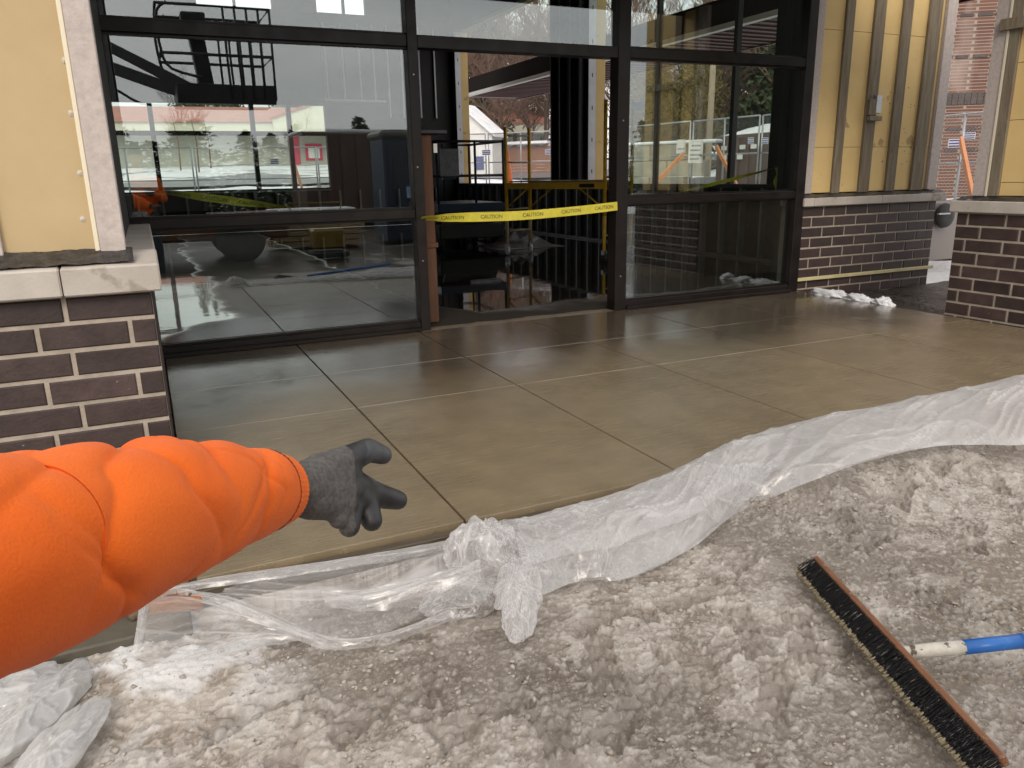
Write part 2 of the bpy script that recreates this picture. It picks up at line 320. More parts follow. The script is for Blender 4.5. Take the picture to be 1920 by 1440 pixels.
def floormat():
    m, t, b = new('flooded_floor'); N = t.nodes.new; L = t.links.new
    geo = N('ShaderNodeNewGeometry'); n = N('ShaderNodeTexNoise'); n.inputs['Scale'].default_value = .8; n.inputs['Detail'].default_value = 3; L(geo.outputs['Position'], n.inputs['Vector'])
    sx = N('ShaderNodeSeparateXYZ'); L(geo.outputs['Position'], sx.inputs[0])
    r0 = N('ShaderNodeMapRange'); r0.inputs[1].default_value = 6.0; r0.inputs[2].default_value = 7.2; r0.inputs[3].default_value = -.35; r0.inputs[4].default_value = .5; L(sx.outputs['Y'], r0.inputs[0])
    ad = N('ShaderNodeMath'); L(n.outputs['Fac'], ad.inputs[0]); L(r0.outputs[0], ad.inputs[1])
    dx = N('ShaderNodeMapRange'); dx.inputs[1].default_value = .0; dx.inputs[2].default_value = 1.0; dx.inputs[3].default_value = .0; dx.inputs[4].default_value = -1.1; L(sx.outputs['X'], dx.inputs[0])
    dx2 = N('ShaderNodeMapRange'); dx2.inputs[1].default_value = 2.0; dx2.inputs[2].default_value = 2.6; dx2.inputs[3].default_value = .0; dx2.inputs[4].default_value = 1.1; L(sx.outputs['X'], dx2.inputs[0])
    for o_ in (dx.outputs[0], dx2.outputs[0]):
        a_ = N('ShaderNodeMath'); L(ad.outputs[0], a_.inputs[0]); L(o_, a_.inputs[1]); ad = a_
    w = N('ShaderNodeMapRange'); w.inputs[1].default_value = .28; w.inputs[2].default_value = .46; L(ad.outputs[0], w.inputs[0])
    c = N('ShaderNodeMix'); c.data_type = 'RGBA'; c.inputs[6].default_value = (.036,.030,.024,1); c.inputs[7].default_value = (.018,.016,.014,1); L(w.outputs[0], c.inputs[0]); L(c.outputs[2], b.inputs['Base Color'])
    r = N('ShaderNodeMapRange'); r.inputs[3].default_value = .85; r.inputs[4].default_value = .03; L(w.outputs[0], r.inputs[0]); L(r.outputs[0], b.inputs['Roughness'])
    r4 = N('ShaderNodeMapRange'); r4.inputs[3].default_value = .12; r4.inputs[4].default_value = .5; L(w.outputs[0], r4.inputs[0]); L(r4.outputs[0], b.inputs['Specular IOR Level'])
    nb = N('ShaderNodeTexNoise'); nb.inputs['Scale'].default_value = 6; L(geo.outputs['Position'], nb.inputs['Vector'])
    bp = N('ShaderNodeBump'); bp.inputs['Strength'].default_value = .05; bp.inputs['Distance'].default_value = .01; L(nb.outputs['Fac'], bp.inputs['Height']); L(bp.outputs[0], b.inputs['Normal'])
    return m
M['floor'] = floormat()

def dirtysnow():
    m, t, b = new('trodden_dirty_snow'); N = t.nodes.new; L = t.links.new
    geo = N('ShaderNodeNewGeometry')
    def noise(s, det=6, ro=.6, dist=0):
        n = N('ShaderNodeTexNoise'); n.inputs['Scale'].default_value = s; n.inputs['Detail'].default_value = det; n.inputs['Roughness'].default_value = ro; n.inputs['Distortion'].default_value = dist; L(geo.outputs['Position'], n.inputs['Vector']); return n.outputs['Fac']
    def mr(i, a, bb, c=0, d=1):
        r = N('ShaderNodeMapRange'); r.inputs[1].default_value = a; r.inputs[2].default_value = bb; r.inputs[3].default_value = c; r.inputs[4].default_value = d; L(i, r.inputs[0]); return r.outputs[0]
    def mix(fac, a, bb):
        x = N('ShaderNodeMix'); x.data_type = 'RGBA'
        if isinstance(fac, float): x.inputs[0].default_value = fac
        else: L(fac, x.inputs[0])
        for s, k in ((6, a), (7, bb)):
            if isinstance(k, tuple): x.inputs[s].default_value = (*k, 1)
            else: L(k, x.inputs[s])
        return x.outputs[2]
    ai = N('ShaderNodeAttribute'); ai.attribute_name = 'ice'; ac = N('ShaderNodeAttribute'); ac.attribute_name = 'clod'; aw = N('ShaderNodeAttribute'); aw.attribute_name = 'clean'
    c = mix(mr(noise(2.0, 5), .36, .64), (.215,.170,.132), (.335,.290,.245))
    c = mix(mr(noise(9, 6, .7), .40, .66, 0, .8), c, (.19,.152,.12))
    ic = mix(mr(noise(6, 6, .7, .8), .36, .66), (.140,.110,.084), (.245,.208,.172))
    c = mix(ai.outputs['Fac'], c, ic)
    c = mix(mr(noise(60, 4, .7), .55, .66, 0, .5), c, (.47,.425,.375))
    c = mix(mr(noise(85, 4, .7), .60, .70, 0, .6), c, (.12,.095,.072))
    c = mix(ac.outputs['Fac'], c, (.57,.525,.475))
    c = mix(aw.outputs['Fac'], c, (.64,.63,.625))
    sp = mr(noise(95, 3, .6), .66, .70); sp2 = mr(noise(4.5, 3), .45, .62)
    mm = N('ShaderNodeMath'); mm.operation = 'MULTIPLY'; L(sp, mm.inputs[0]); L(sp2, mm.inputs[1])
    c = mix(mm.outputs[0], c, (.045,.035,.028))
    L(c, b.inputs['Base Color'])
    rr = mr(ai.outputs['Fac'], 0, 1, .6, .34); L(rr, b.inputs['Roughness']); b.inputs['Coat IOR'].default_value = 1.33; L(mr(ai.outputs['Fac'], .1, .8, .35, 1), b.inputs['Coat Weight']); b.inputs['Coat Roughness'].default_value = .11
    b.inputs['Specular IOR Level'].default_value = .5
    bp = N('ShaderNodeBump'); bp.inputs['Strength'].default_value = .5; bp.inputs['Distance'].default_value = .006; L(noise(170, 4, .65), bp.inputs['Height']); L(bp.outputs[0], b.inputs['Normal'])
    return m
M['dirty'] = dirtysnow()
M['mud'] = pm('wet_mud', (.028,.022,.016), (.05,.04,.028), 6, .18, r2=.5, bump=.9, bs=22, bdist=.02)
def terrainmat():
    m = pm('patchy_snow_ground', (.76,.76,.78), (.17,.165,.165), .35, .6, lo=.52, hi=.58, stretch=(.45,1.6,1), bump=.4, bs=3, bdist=.1); return m
M['terrain'] = terrainmat()
M['road'] = pm('wet_asphalt', (.10,.10,.105), (.16,.16,.165), .8, .35, stretch=(.3,1,1))
def tapemat(): return pm('yellow_tape', (.66,.58,.06), (.58,.50,.05), 20, .35)
M['tape'] = tapemat(); M['ink'] = pm('black_ink', (.10,.09,.02), None, rough=.6)

# ------------------------------------------------------------------ ground
def terr(x, y):
    x = np.asarray(x, float); y = np.asarray(y, float)
    back = np.maximum(y-12, 0); side = np.maximum(x-10.5, 0)
    d = np.hypot(np.where(y > 6, np.maximum(y-19, 0), 0), side)
    h = -.22 + 1.15*smooth(2, 16, d) + 1.5*smooth(14, 50, d)
    h = h + .10*fbm(x*.25, y*.25, 1.7)*smooth(1, 6, d) + .25*fbm(x*.07, y*.07, 9.0)*smooth(4, 20, d)
    return h
def axis_pts(lo, hi, fine0, fine1, df, grow):
    a = list(np.arange(fine0, fine1+1e-6, df)); d = df
    p = fine1
    while p < hi: d *= grow; p += d; a.append(p)
    d = df; p = fine0
    while p > lo: d *= grow; p -= d; a.insert(0, p)
    return np.array(a)
gx = axis_pts(-340, 380, -8, 34, .5, 1.16); gy = axis_pts(-340, 380, -10, 48, .5, 1.16)
GX, GY = np.meshgrid(gx, gy, indexing='ij'); GZ = terr(GX, GY)
GZ -= .12*((GX > -32) & (GX < 47) & (GY > -42) & (GY < 2.9))
ob('ground', MB().grid(np.stack([GX, GY, GZ], -1)), M['terrain'], kind='structure', sm=True)

# near trodden snow
nx, ny = 1120, 480
sx = np.linspace(-1.3, 4.7, nx); sy = .1+2.42*np.linspace(0, 1, ny)
X, Y = np.meshgrid(sx, sy, indexing='ij')
base = -.160 + .011*fbm(X*1.3, Y*1.3, 3.1, 3) + .012*smooth(.8, 2.4, X)
rise = smooth(1.75, 2.5, X)*smooth(1.75, 2.36, Y+.05*fbm(X*2.2, Y*2.2, 8.1, 2)); base = base*(1-rise)+.010*rise
big_ = fbm(X*1.2+4, Y*1.6, 7.7, 3) + .22*smooth(.9, 1.8, X)*smooth(1.9, 1.1, Y) - .25*smooth(.9, .2, X)
ice = smooth(-.25, .45, big_)
wx, wy = X+.035*pn(X*9, Y*9, 1.9), Y+.035*pn(X*9, Y*9, 4.9)
n1 = fbm(wx*6.5, wy*7.5, 2.2, 5, .6)-.55*(ice-.35); n2 = fbm(wx*17, wy*19, 5.5, 4, .62)-.45*(ice-.3); n3 = fbm(X*42, Y*46, 8.8, 3, .6); n4 = fbm(X*85, Y*90, 3.8, 2, .6)
cr1 = smooth(.10, .17, n1); cr2 = smooth(.20, .28, n2); cb_ = smooth(.34, .46, n3); cf_ = smooth(.30, .50, n4)
cl = np.clip(.5*cr1+.5*cr2, 0, 1); cl2 = np.clip(.65*cb_+.35*cf_, 0, 1)
Z = base + .0026*cr1 + .0030*cr2 + .0026*cb_ + .0011*cf_ + .0016*np.clip(n1, -.5, .5) + .0010*fbm(X*14, Y*15, 6.0, 3) + .0006*n4
foot = np.zeros_like(Z)
for px, py, a, s in [(1340,1230,.3,1),(1500,1190,.9,1),(1260,1290,-.2,1),(1180,1330,.5,1),(900,1340,.2,1),(1130,1235,1.2,1),(1580,985,1.1,1),(1640,1010,.2,1),(1450,1310,.7,1),(700,1330,.4,1),(1690,940,.5,1),(1730,1110,1.3,1),(1300,1120,.0,1),(560,1390,.9,1),(1820,1010,.6,1),(1380,1060,.4,1),(1050,1400,1.3,1),(1560,1230,.1,1),(1230,1190,1.4,1),(820,1260,.8,1),(1760,900,.3,1),(1880,930,1.0,1),(480,1330,.3,1),(1400,1180,1.2,1),(1120,1160,.2,1)]:
    c = onz(px, py, -.15); ca, sa = math.cos(a), math.sin(a)
    i0, i1 = np.searchsorted(sx, (c[0]-.28, c[0]+.28)); j0, j1 = np.searchsorted(sy, (c[1]-.28, c[1]+.28))
    if i1-i0 < 4 or j1-j0 < 4: continue
    Xs, Ys = X[i0:i1, j0:j1], Y[i0:i1, j0:j1]
    u = (Xs-c[0])*ca+(Ys-c[1])*sa; v = -(Xs-c[0])*sa+(Ys-c[1])*ca
    wd_ = .050-.010*np.cos(u*16)
    q_ = np.maximum(np.abs(u)/.145, np.abs(v)/wd_)
    inside = smooth(1.0, .85, q_); rim = smooth(1.45, 1.05, q_)-inside
    lug = smooth(-.1, .3, np.sin(u*95+2.0*np.abs(v)*60))*smooth(.012, .017, np.abs(v))+smooth(.5, .9, np.sin(u*60+1))*smooth(.012, .007, np.abs(v))
    br = smooth(-.6, -.1, fbm(Xs*7, Ys*7, px*.1, 2))
    Z[i0:i1, j0:j1] = Z[i0:i1, j0:j1]*(1-.85*inside*br)+(base[i0:i1, j0:j1]+.002)*.85*inside*br + br*(inside*(-.016+.014*lug) + rim*.008*smooth(-.1, .4, fbm(Xs*30, Ys*30, 2.0, 2)))
    foot[i0:i1, j0:j1] = np.maximum(foot[i0:i1, j0:j1], inside*br)
clean = smooth(.45, -.1, X)*smooth(1.6, 2.15, Y)*smooth(-.25, .25, fbm(X*6, Y*6, 6.1, 4))
Z += .012*clean*(.6+.5*fbm(X*9, Y*9, 4.0, 3)) + .04*smooth(.55, -.2, X)*smooth(1.75, 2.2, Y)
Z = np.where(Y > 2.283+.0*X, Z*smooth(1.75, 2.5, X)-.08*(1-smooth(1.75, 2.5, X)), Z); Z -= .05*smooth(2.40, 2.50, Y)
edge = np.minimum(np.minimum(smooth(-1.3, -1.1, X), smooth(4.7, 4.4, X)), smooth(.1, .35, Y))
Z = -.30*(1-edge)+Z*edge
me = bpy.data.meshes.new('snow_ground')
V = np.stack([X, Y, Z], -1).reshape(-1, 3); idx = np.arange(nx*ny).reshape(nx, ny)
Q = np.stack([idx[:-1, :-1], idx[1:, :-1], idx[1:, 1:], idx[:-1, 1:]], -1).reshape(-1, 4)
me.vertices.add(len(V)); me.vertices.foreach_set('co', V.ravel()); me.loops.add(Q.size); me.loops.foreach_set('vertex_index', Q.ravel())
me.polygons.add(len(Q)); me.polygons.foreach_set('loop_start', np.arange(0, Q.size, 4)); me.polygons.foreach_set('loop_total', np.full(len(Q), 4)); me.update()
me.polygons.foreach_set('use_smooth', np.ones(len(Q), bool))
for nm, arr in (('ice', np.clip(smooth(.30, .75, ice)*(1-.6*cl)+.35*smooth(.05, -.25, n1)+foot*.25, 0, 1)), ('clod', np.clip(.30*cr1+.26*cr2+.38*cb_+.25*cf_, 0, .8)*(1-.7*foot)*(1-.35*ice)), ('clean', np.clip(clean, 0, 1))):
    at_ = me.attributes.new(nm, 'FLOAT', 'POINT'); at_.data.foreach_set('value', arr.ravel())
me.validate(); ob('snow_ground', me, M['dirty'], kind='structure')

Nc = 26000; cxy = np.stack([rng.uniform(-1.05, 4.3, Nc), rng.uniform(.45, 2.27, Nc)], -1)
dens = .5+.9*fbm(cxy[:, 0]*3.1, cxy[:, 1]*3.3, 2.7, 4)+.3*smooth(1.2, 0, cxy[:, 0])
ii = np.clip(np.searchsorted(sx, cxy[:, 0]), 0, nx-1); jj = np.clip(np.searchsorted(sy, cxy[:, 1]), 0, ny-1)
dens = dens-1.2*foot[ii, jj]; keep = rng.random(Nc) < np.clip(dens, 0.04, 1)*.55
cxy, ii, jj = cxy[keep], ii[keep], jj[keep]; Nc = len(cxy)
_b = bmesh.new(); bmesh.ops.create_icosphere(_b, subdivisions=1, radius=1); icv = np.array([v.co[:] for v in _b.verts]); icf = np.array([[v.index for v in f.verts] for f in _b.faces]); _b.free()
rad = .0022+.0075*rng.random(Nc)**4; sc3 = rng.uniform(.55, 1.35, (Nc, 3))*np.array([1, 1, .7])
VV_ = icv[None]*(1+.30*rng.normal(size=(Nc, 12, 1)))*sc3[:, None]*rad[:, None, None]; ang = rng.random(Nc)*6.283
VV_ = np.stack([VV_[..., 0]*np.cos(ang)[:, None]-VV_[..., 1]*np.sin(ang)[:, None], VV_[..., 0]*np.sin(ang)[:, None]+VV_[..., 1]*np.cos(ang)[:, None], VV_[..., 2]], -1)
VV_ += np.stack([cxy[:, 0], cxy[:, 1], Z[ii, jj]+rad*.25], -1)[:, None]
mbc = MB(); mbc.v = VV_.reshape(-1, 3).tolist(); mbc.f = (icf[None]+12*np.arange(Nc)[:, None, None]).reshape(-1, 3).tolist()
ob('snow_crumbs', mbc, pm('ice_chips', (.46,.415,.36), (.30,.255,.205), 14, .4, c3=(.08,.06,.045), s3=30, t3=.66), kind='stuff', sm=True, label='loose crumbs of dirty ice scattered over the trodden snow', cat='ice crumbs')
A = np.array([[(x, y, -.20) for y in axis_pts(-40, 2.25, -6, 2.2, .25, 1.2)] for x in axis_pts(-30, 45, -6, 10, .25, 1.15)])
A[..., 2] += .03*fbm(A[..., 0]*.8, A[..., 1]*.8, 2.0, 4) + .015*fbm(A[..., 0]*3, A[..., 1]*3, 5.0, 3)
A[..., 2] -= .12*((A[..., 0] > -1.2) & (A[..., 0] < 4.5) & (A[..., 1] > .2))
ob('dirt_lot', MB().grid(A), pm('slushy_dirt', (.075,.06,.046), (.30,.28,.26), .7, .3, r2=.6, lo=.55, hi=.64, bump=.8, bs=9, bdist=.04), kind='structure', sm=True)
# road far behind the building and side street
def strip(name, pts0, pts1, mt, dz=.03, n=60):
    A = []
    for i in range(n):
        t = i/(n-1); row = []
        for k in range(5):
            s = k/4; p = (np.array(pts0[0])*(1-t)+np.array(pts0[1])*t)*(1-s)+(np.array(pts1[0])*(1-t)+np.array(pts1[1])*t)*s
            row.append((p[0], p[1], terr(p[0], p[1])+dz))
        A.append(row)
    return ob(name, MB().grid(np.array(A)), mt, kind='structure', sm=True)
strip('road', ((-60, 38), (80, 33)), ((-60, 44), (80, 39)), M['road'], .12)
strip('road', ((-60, 27), (40, 24)), ((-60, 29.5), (40, 26.5)), M['road'], .10)
# dark wet mud beyond the slab, right
A = np.array([[(x, y, -.075+.018*float(fbm(x*3, y*3, 2.0, 2))-.10*smooth(8.6, 10.2, x)) for y in np.linspace(2.2, 5.74, 60)] for x in np.linspace(5.84, 10.2, 70)])
ob('mud', MB().grid(A), M['mud'], kind='structure', sm=True)

# ------------------------------------------------------------------ concrete slab with tooled joints
M['jointdark'] = pm('joint_bottom', (.055,.042,.026), None, rough=.6)
slab = ob('concrete_slab', MB().box(-.02, 5.835, 2.335, 5.70, -.24, -.030), M['jointdark'], kind='structure')
xs = [-.005, .888, 1.83, 2.80, 3.80, 4.735, 5.83]; ys = [2.335, 3.89, 4.70, 5.70]
for i in range(6):
    for j in range(3):
        g = .0045
        x0, x1, y0, y1 = xs[i]+g, xs[i+1]-g, ys[j]+g, ys[j+1]-g; b = .001
        v = [(x0,y0,-.0295),(x1,y0,-.0295),(x1,y1,-.0295),(x0,y1,-.0295),(x0,y0,-.004),(x1,y0,-.004),(x1,y1,-.004),(x0,y1,-.004),(x0+b,y0+b,0),(x1-b,y0+b,0),(x1-b,y1-b,0),(x0+b,y1-b,0)]
        fs = [(8,9,10,11)]+[(a, (a+1) % 4, 4+(a+1) % 4, 4+a) for a in range(4)]+[(4+a, 4+(a+1) % 4, 8+(a+1) % 4, 8+a) for a in range(4)]
        ob('slab_panel', MB().add(v, fs), M['slab'], slab)
A = np.array([[(x, y, -.004+.004*float(fbm(x*4, y*9, 1.0, 3))) for y in np.linspace(5.70, 5.86, 8)] for x in np.linspace(-.3, 5.84, 90)])
ob('threshold', MB().grid(A), pm('grout_edge', (.20,.16,.11), (.13,.10,.07), 9, .6, bump=.6, bs=40), kind='structure', sm=True)
ob('form_board', MB().box(-.03, 5.83, 2.292, 2.332, -.24, -.022), pm('concrete_stained_form', (.060,.046,.030), (.095,.074,.048), 5, .55, stretch=(1,8,8), bump=.5, bs=20), bevel=.003,
   label='long concrete stained form board along the front edge of the wet slab', cat='form board')

# ------------------------------------------------------------------ brick helpers
def brick_mesh(L, h=.0925, d=.03, c=.004):
    # front face towards -Y, centred in x and z, front at y=0
    x, z = L/2, h/2
    v = [(-x,d,-z),(x,d,-z),(x,d,z),(-x,d,z),(-x,c,-z),(x,c,-z),(x,c,z),(-x,c,z),(-x+c,0,-z+c),(x-c,0,-z+c),(x-c,0,z-c),(-x+c,0,z-c)]
    f = [(8,9,10,11)]+[(4+a, 4+(a+1) % 4, 8+(a+1) % 4, 8+a) for a in range(4)]+[(a, (a+1) % 4, 4+(a+1) % 4, 4+a) for a in range(4)]
    return mesh('brick', v, f)
_bm = {}
def bricks(parent, mt, p0, dirv, length, ztop, rows, nrm, offs, h=.1016, jt=.0165):
    """courses from ztop down; p0 start corner; dirv unit vector along the face as seen from outside, left to right"""
    rz = math.atan2(dirv[1], dirv[0])
    for r in range(rows):
        zc = ztop-jt/2-h*(r+.5)+jt/2; s = 0.0; L = offs[r % len(offs)]; first = True
        while s < length-.03:
            l = min(L, length-s)
            if l > .03:
                k = round(l, 3)
                if (k, mt.name) not in _bm: me_ = brick_mesh(k-jt, h-jt, .03, .005); me_.materials.append(mt); _bm[(k, mt.name)] = me_
                c = np.array(p0)+np.array(dirv)*(s+l/2); o = inst('brick', _bm[(k, mt.name)], parent, (c[0]+random.uniform(-.0012, .0012)*nrm[0], c[1]+random.uniform(-.0012, .0012)*nrm[1], zc+random.uniform(-.0012,.0012)), rz+random.uniform(-.006,.006))
            s += l; L = .305

# ------------------------------------------------------------------ left brick pier
pier = thing('brick_pier', 'dark brown brick pier with stone cap and pale yellow sheathing left of the glass', 'pier', (-1.1, 3.2, -.25))
core = ob('mortar_core', MB().box(-2.2, -.017, 3.207, 5.69, -.25, .787), M['mortar'], pier)
bricks(core, M['brick'], (-2.2+.0, 3.2), (1, 0), 2.19, .785, 10, (0, 1), [.06, .265], .1016)
bricks(core, M['brickf'], (-.010, 3.205), (0, 1), 2.48, .785, 10, (1, 0), [.305, .1])
def cap(parent, x0, x1, y0, y1, z0, z1, slope_y=None, name='stone_cap'):
    mb = MB()
    if slope_y is None: mb.box(x0, x1, y0, y1, z0, z1)
    else: mb.prism([(y0, z0), (y1, z0), (y1, z1+slope_y), (y0, z1)], x0, x1, 'x')
    return ob(name, mb, M['stone'], parent, bevel=.006)
cap(pier, -.30, .022, 3.148, 3.42, .787, .888, .035); cap(pier, -1.25, -.304, 3.148, 3.42, .787, .888, .035); cap(pier, -2.2, -1.254, 3.148, 3.42, .787, .888, .035)
cap(pier, -.20, .020, 3.424, 5.69, .787, .915)
A = np.array([[(x, 3.175+.11*t+.004*math.sin(x*30), .9+.045*t+.006*float(fbm(x*16, t*5, 1.0, 3))) for t in np.linspace(0, 1, 10)] for x in np.linspace(-2.2, -.06, 160)])
ob('flashing', MB().grid(A), M['membrane'], pier, sm=True)
ob('sheathing', MB().box(-1.35, -.185, 3.285, 3.32, .93, 3.58), M['sheath2'], pier)
ob('sheathing', MB().box(-2.2, -1.475, 3.285, 3.32, .93, 3.58), M['sheath2'], pier)
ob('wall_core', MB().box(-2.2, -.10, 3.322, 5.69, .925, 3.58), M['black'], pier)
ob('trim_edge', MB().box(-.184, -.168, 3.268, 3.318, .925, 3.58), pm('pale_edge', (.74,.66,.5), None, rough=.6), pier, bevel=.002)
ob('corner_trim', MB().box(-.167, -.082, 3.262, 3.40, .915, 3.58), M['trim'], pier, bevel=.003)
ob('corner_trim', MB().box(-.575, -.475, 3.262, 3.284, .915, 3.58), M['trim'], pier, bevel=.003)
for px, py in [(121,113),(133,212),(150,325),(155,411)]:
    p = ony(px, py, 3.283); n_ = 12
    ob('sealant_dab', MB().add([(p[0], 3.279, p[2])]+[(p[0]+.008*(1+.5*random.random())*math.cos(k*.524), 3.284, p[2]+.009*(1+.6*random.random())*math.sin(k*.524)) for k in range(n_)], [(0, 1+(k+1) % n_, 1+k) for k in range(n_)]), M['seal'], pier)

# ------------------------------------------------------------------ storefront
YF = 5.75
sf = thing('storefront', 'dark bronze aluminium storefront with large reflective panes and an open doorway', 'storefront', (2.8, YF, 0))
def fr(name, x0, x1, z0, z1, y0=5.72, y1=5.84): return ob(name, MB().box(x0, x1, y0, y1, z0, z1), M['frame'], sf, bevel=.003)
TOP = 3.35
posts = [(-.42, -.34), (1.868, 1.945), (3.665, 3.782), (5.708, 5.815)]
for a, b in posts: fr('mullion', a, b, 0, TOP, 5.715, 5.845)
for a, b, dz in ((-.338, 1.866, 0), (3.784, 5.706, .034)):
    fr('sill', a, b, 0.004, .072); fr('rail', a, b, .875+dz, .943+dz); fr('rail', a, b, 2.09, 2.168); fr('rail', a, b, 3.27, TOP)
    for z0, z1 in ((.070, .877+dz), (.941+dz, 2.092), (2.166, 3.272)):
        ob('glass_pane', MB().box(a-.004, b+.004, 5.768, 5.776, z0, z1), M['glass'], sf)
        for q in ((a, b, z0, z0+.018), (a, b, z1-.018, z1)): ob('glazing_bead', MB().box(q[0], q[1], 5.745, 5.766, q[2], q[3]), M['frame'], sf)
    ob('sill_flashing', MB().box(a, b, 5.69, 5.718, .002, .03), M['frame'], sf, bevel=.003)
fr('door_header', 1.947, 3.663, 2.085, 2.172); fr('rail', 1.947, 3.663, 3.27, TOP)
ob('glass_pane', MB().box(1.943, 3.667, 5.768, 5.776, 2.170, 3.272), M['glass'], sf)
for x, z in [(1.90, 1.25), (1.905, .55), (3.72, 1.6), (3.72, .3), (1.905, 1.9)]: ob('screw', MB().lathe((x, 5.714, z), [(.006, -.003), (.006, .002)], 10, 1), M['steel'], sf)

# ------------------------------------------------------------------ wall right of the storefront
rw = thing('brick_wall', 'dark brick wall with yellow sheathing and vertical battens right of the storefront', 'wall', (6.8, 5.75, -.3))
core = ob('mortar_core', MB().box(5.825, 7.765, 5.757, 6.02, -.3, .822), M['mortar'], rw)
bricks(core, M['brickf'], (5.82, 5.75), (1, 0), 1.95, .822, 11, (0, 1), [.305, .152])
for a, b in ((5.80, 5.93), (5.934, 6.86), (6.864, 7.84)): cap(rw, a, b, 5.69, 6.02, .825, .905)
A = np.array([[(x, 5.70+.09*t, .909+.03*t+.008*float(fbm(x*9, t*3, 5.0, 3))) for t in np.linspace(0, 1, 6)] for x in np.linspace(5.82, 7.83, 120)])
ob('flashing', MB().grid(A), M['membrane'], rw, sm=True)
ob('wall_core', MB().box(5.83, 7.74, 5.835, 6.0, .93, 3.58), M['black'], rw)
for a, b, z0, z1 in ((5.962, 7.60, .95, 1.38), (5.962, 7.60, 1.384, 2.44), (5.962, 7.60, 2.444, 3.58)): ob('sheathing', MB().box(a, b, 5.80, 5.83, z0, z1), M['sheath'], rw)
ob('corner_trim', MB().box(5.843, 5.960, 5.775, 5.83, .945, 3.58), M['trim'], rw, bevel=.003)
ob('corner_trim', MB().box(7.61, 7.75, 5.765, 5.83, .945, 3.58), M['trim'], rw, bevel=.003)
for a, b in ((6.226, 6.332), (6.60, 6.742), (6.985, 7.115), (7.36, 7.535)): ob('batten', MB().box(a, b, 5.77, 5.797, .94, 3.58), M['batten'], rw, bevel=.002)
jb = ob('junction_box', MB().box(6.60, 6.70, 5.735, 5.768, 1.68, 1.83), M['batten'], rw, bevel=.004)
ob('box_lip', MB().box(6.69, 6.76, 5.73, 5.768, 1.70, 1.87), M['steel'], rw, bevel=.003); ob('box_lip', MB().box(6.61, 6.78, 5.725, 5.766, 1.63, 1.675), M['batten'], rw, bevel=.003)
for k in range(26):
    x, z = random.uniform(6.75, 7.35), random.uniform(1.2, 2.0)
    ob('nail_hole', MB().lathe((x, 5.7985, z), [(.004+.005*random.random(), -.002), (.003, .001)], 7, 1), M['dark'], rw)
ob('screed_strip', MB().box(5.80, 7.80, 5.715, 5.745, .095, .128), pm('pale_yellow_strip', (.62,.54,.30), (.5,.43,.22), 5, .6), bevel=.003, label='pale yellow timber strip lying along the foot of the right brick wall', cat='timber strip')

# ------------------------------------------------------------------ right column
rc = thing('brick_wall', 'brick wall end with stone cap and yellow sheathing at the right edge', 'wall', (6.4, 3.5, -.3))
core = ob('mortar_core', MB().box(5.877, 8.3, 2.85, 4.155, -.3, .822), M['mortar'], rc)
bricks(core, M['brick'], (5.87, 4.16), (0, -1), 1.32, .822, 11, (1, 0), [.10, .215])
bricks(core, M['brickf'], (5.875, 2.843), (1, 0), 2.44, .822, 9, (0, 1), [.305, .1])
for a, b in ((3.45, 4.20), (2.80, 3.446)): cap(rc, 5.83, 8.35, a, b, .826, .915)
A = np.array([[(5.86+.08*t, y, .919+.03*t+.008*float(fbm(y*9, t*3, 8.0, 3))) for t in np.linspace(0, 1, 6)] for y in np.linspace(2.85, 4.17, 90)])
ob('flashing', MB().grid(A), M['membrane'], rc, sm=True)
ob('wall_core', MB().box(5.985, 8.2, 2.93, 4.085, .92, 3.58), M['black'], rc); ob('sheathing', MB().box(5.985, 8.2, 2.90, 2.928, .955, 3.58), M['sheath'], rc)
for z0, z1 in ((.955, 1.05), (1.054, 1.50), (1.504, 1.9), (1.904, 3.58)): ob('sheathing', MB().box(5.95, 5.982, 2.9, 3.95, z0, z1), M['sheath'], rc)
ob('corner_trim', MB().box(5.925, 5.982, 3.985, 4.09, .95, 3.58), M['trim'], rc, bevel=.003)
ob('trim_edge', MB().box(5.918, 5.983, 3.968, 3.983, .95, 3.58), pm('pale_edge_strip', (.70,.62,.48), None, rough=.6), rc)
for a, b in ((3.885, 3.962), (3.52, 3.64), (3.1, 3.2)): ob('batten', MB().box(5.922, 5.948, a, b, .95, 3.58), M['batten'], rc, bevel=.002)
ob('batten', MB().box(5.892, 5.920, 3.0, 4.03, 2.135, 2.215), M['batten'], rc, bevel=.002)

# ------------------------------------------------------------------ entrance canopy over the slab (seen in the glass)
cn = thing('entrance_canopy', 'dark flat entrance canopy above the slab, its edge mirrored in the top panes', 'canopy', (3, 4.6, 2.95))
ob('soffit', MB().box(-.095, 5.98, 3.66, 5.69, 2.95, 2.99), M['beam'], cn)
ob('fascia', MB().box(-.095, 5.98, 3.61, 3.658, 2.92, 3.35), M['beam'], cn); ob('roof_deck', MB().box(-.095, 5.98, 3.66, 5.7, 2.992, 3.32), M['beam'], cn)

# ------------------------------------------------------------------ building shell (interior)
bs = thing('building_shell', 'unfinished dark building interior behind the storefront with bare stud walls', 'building', (3, 12, 0))
ob('floor', MB().grid(np.array([[(x, y, -.003) for y in np.linspace(5.845, 19.4, 4)] for x in np.linspace(-3.2, 7.45, 4)])), M['floor'], bs)
w = MB()
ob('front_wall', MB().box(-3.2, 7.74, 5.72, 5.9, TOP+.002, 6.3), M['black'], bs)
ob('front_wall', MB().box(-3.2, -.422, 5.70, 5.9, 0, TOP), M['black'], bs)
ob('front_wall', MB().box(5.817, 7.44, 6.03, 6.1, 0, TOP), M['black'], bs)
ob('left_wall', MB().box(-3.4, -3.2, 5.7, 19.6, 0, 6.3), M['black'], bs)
ob('ceiling', MB().box(-3.4, 7.8, 5.72, 19.7, 6.3, 6.5), M['black'], bs)
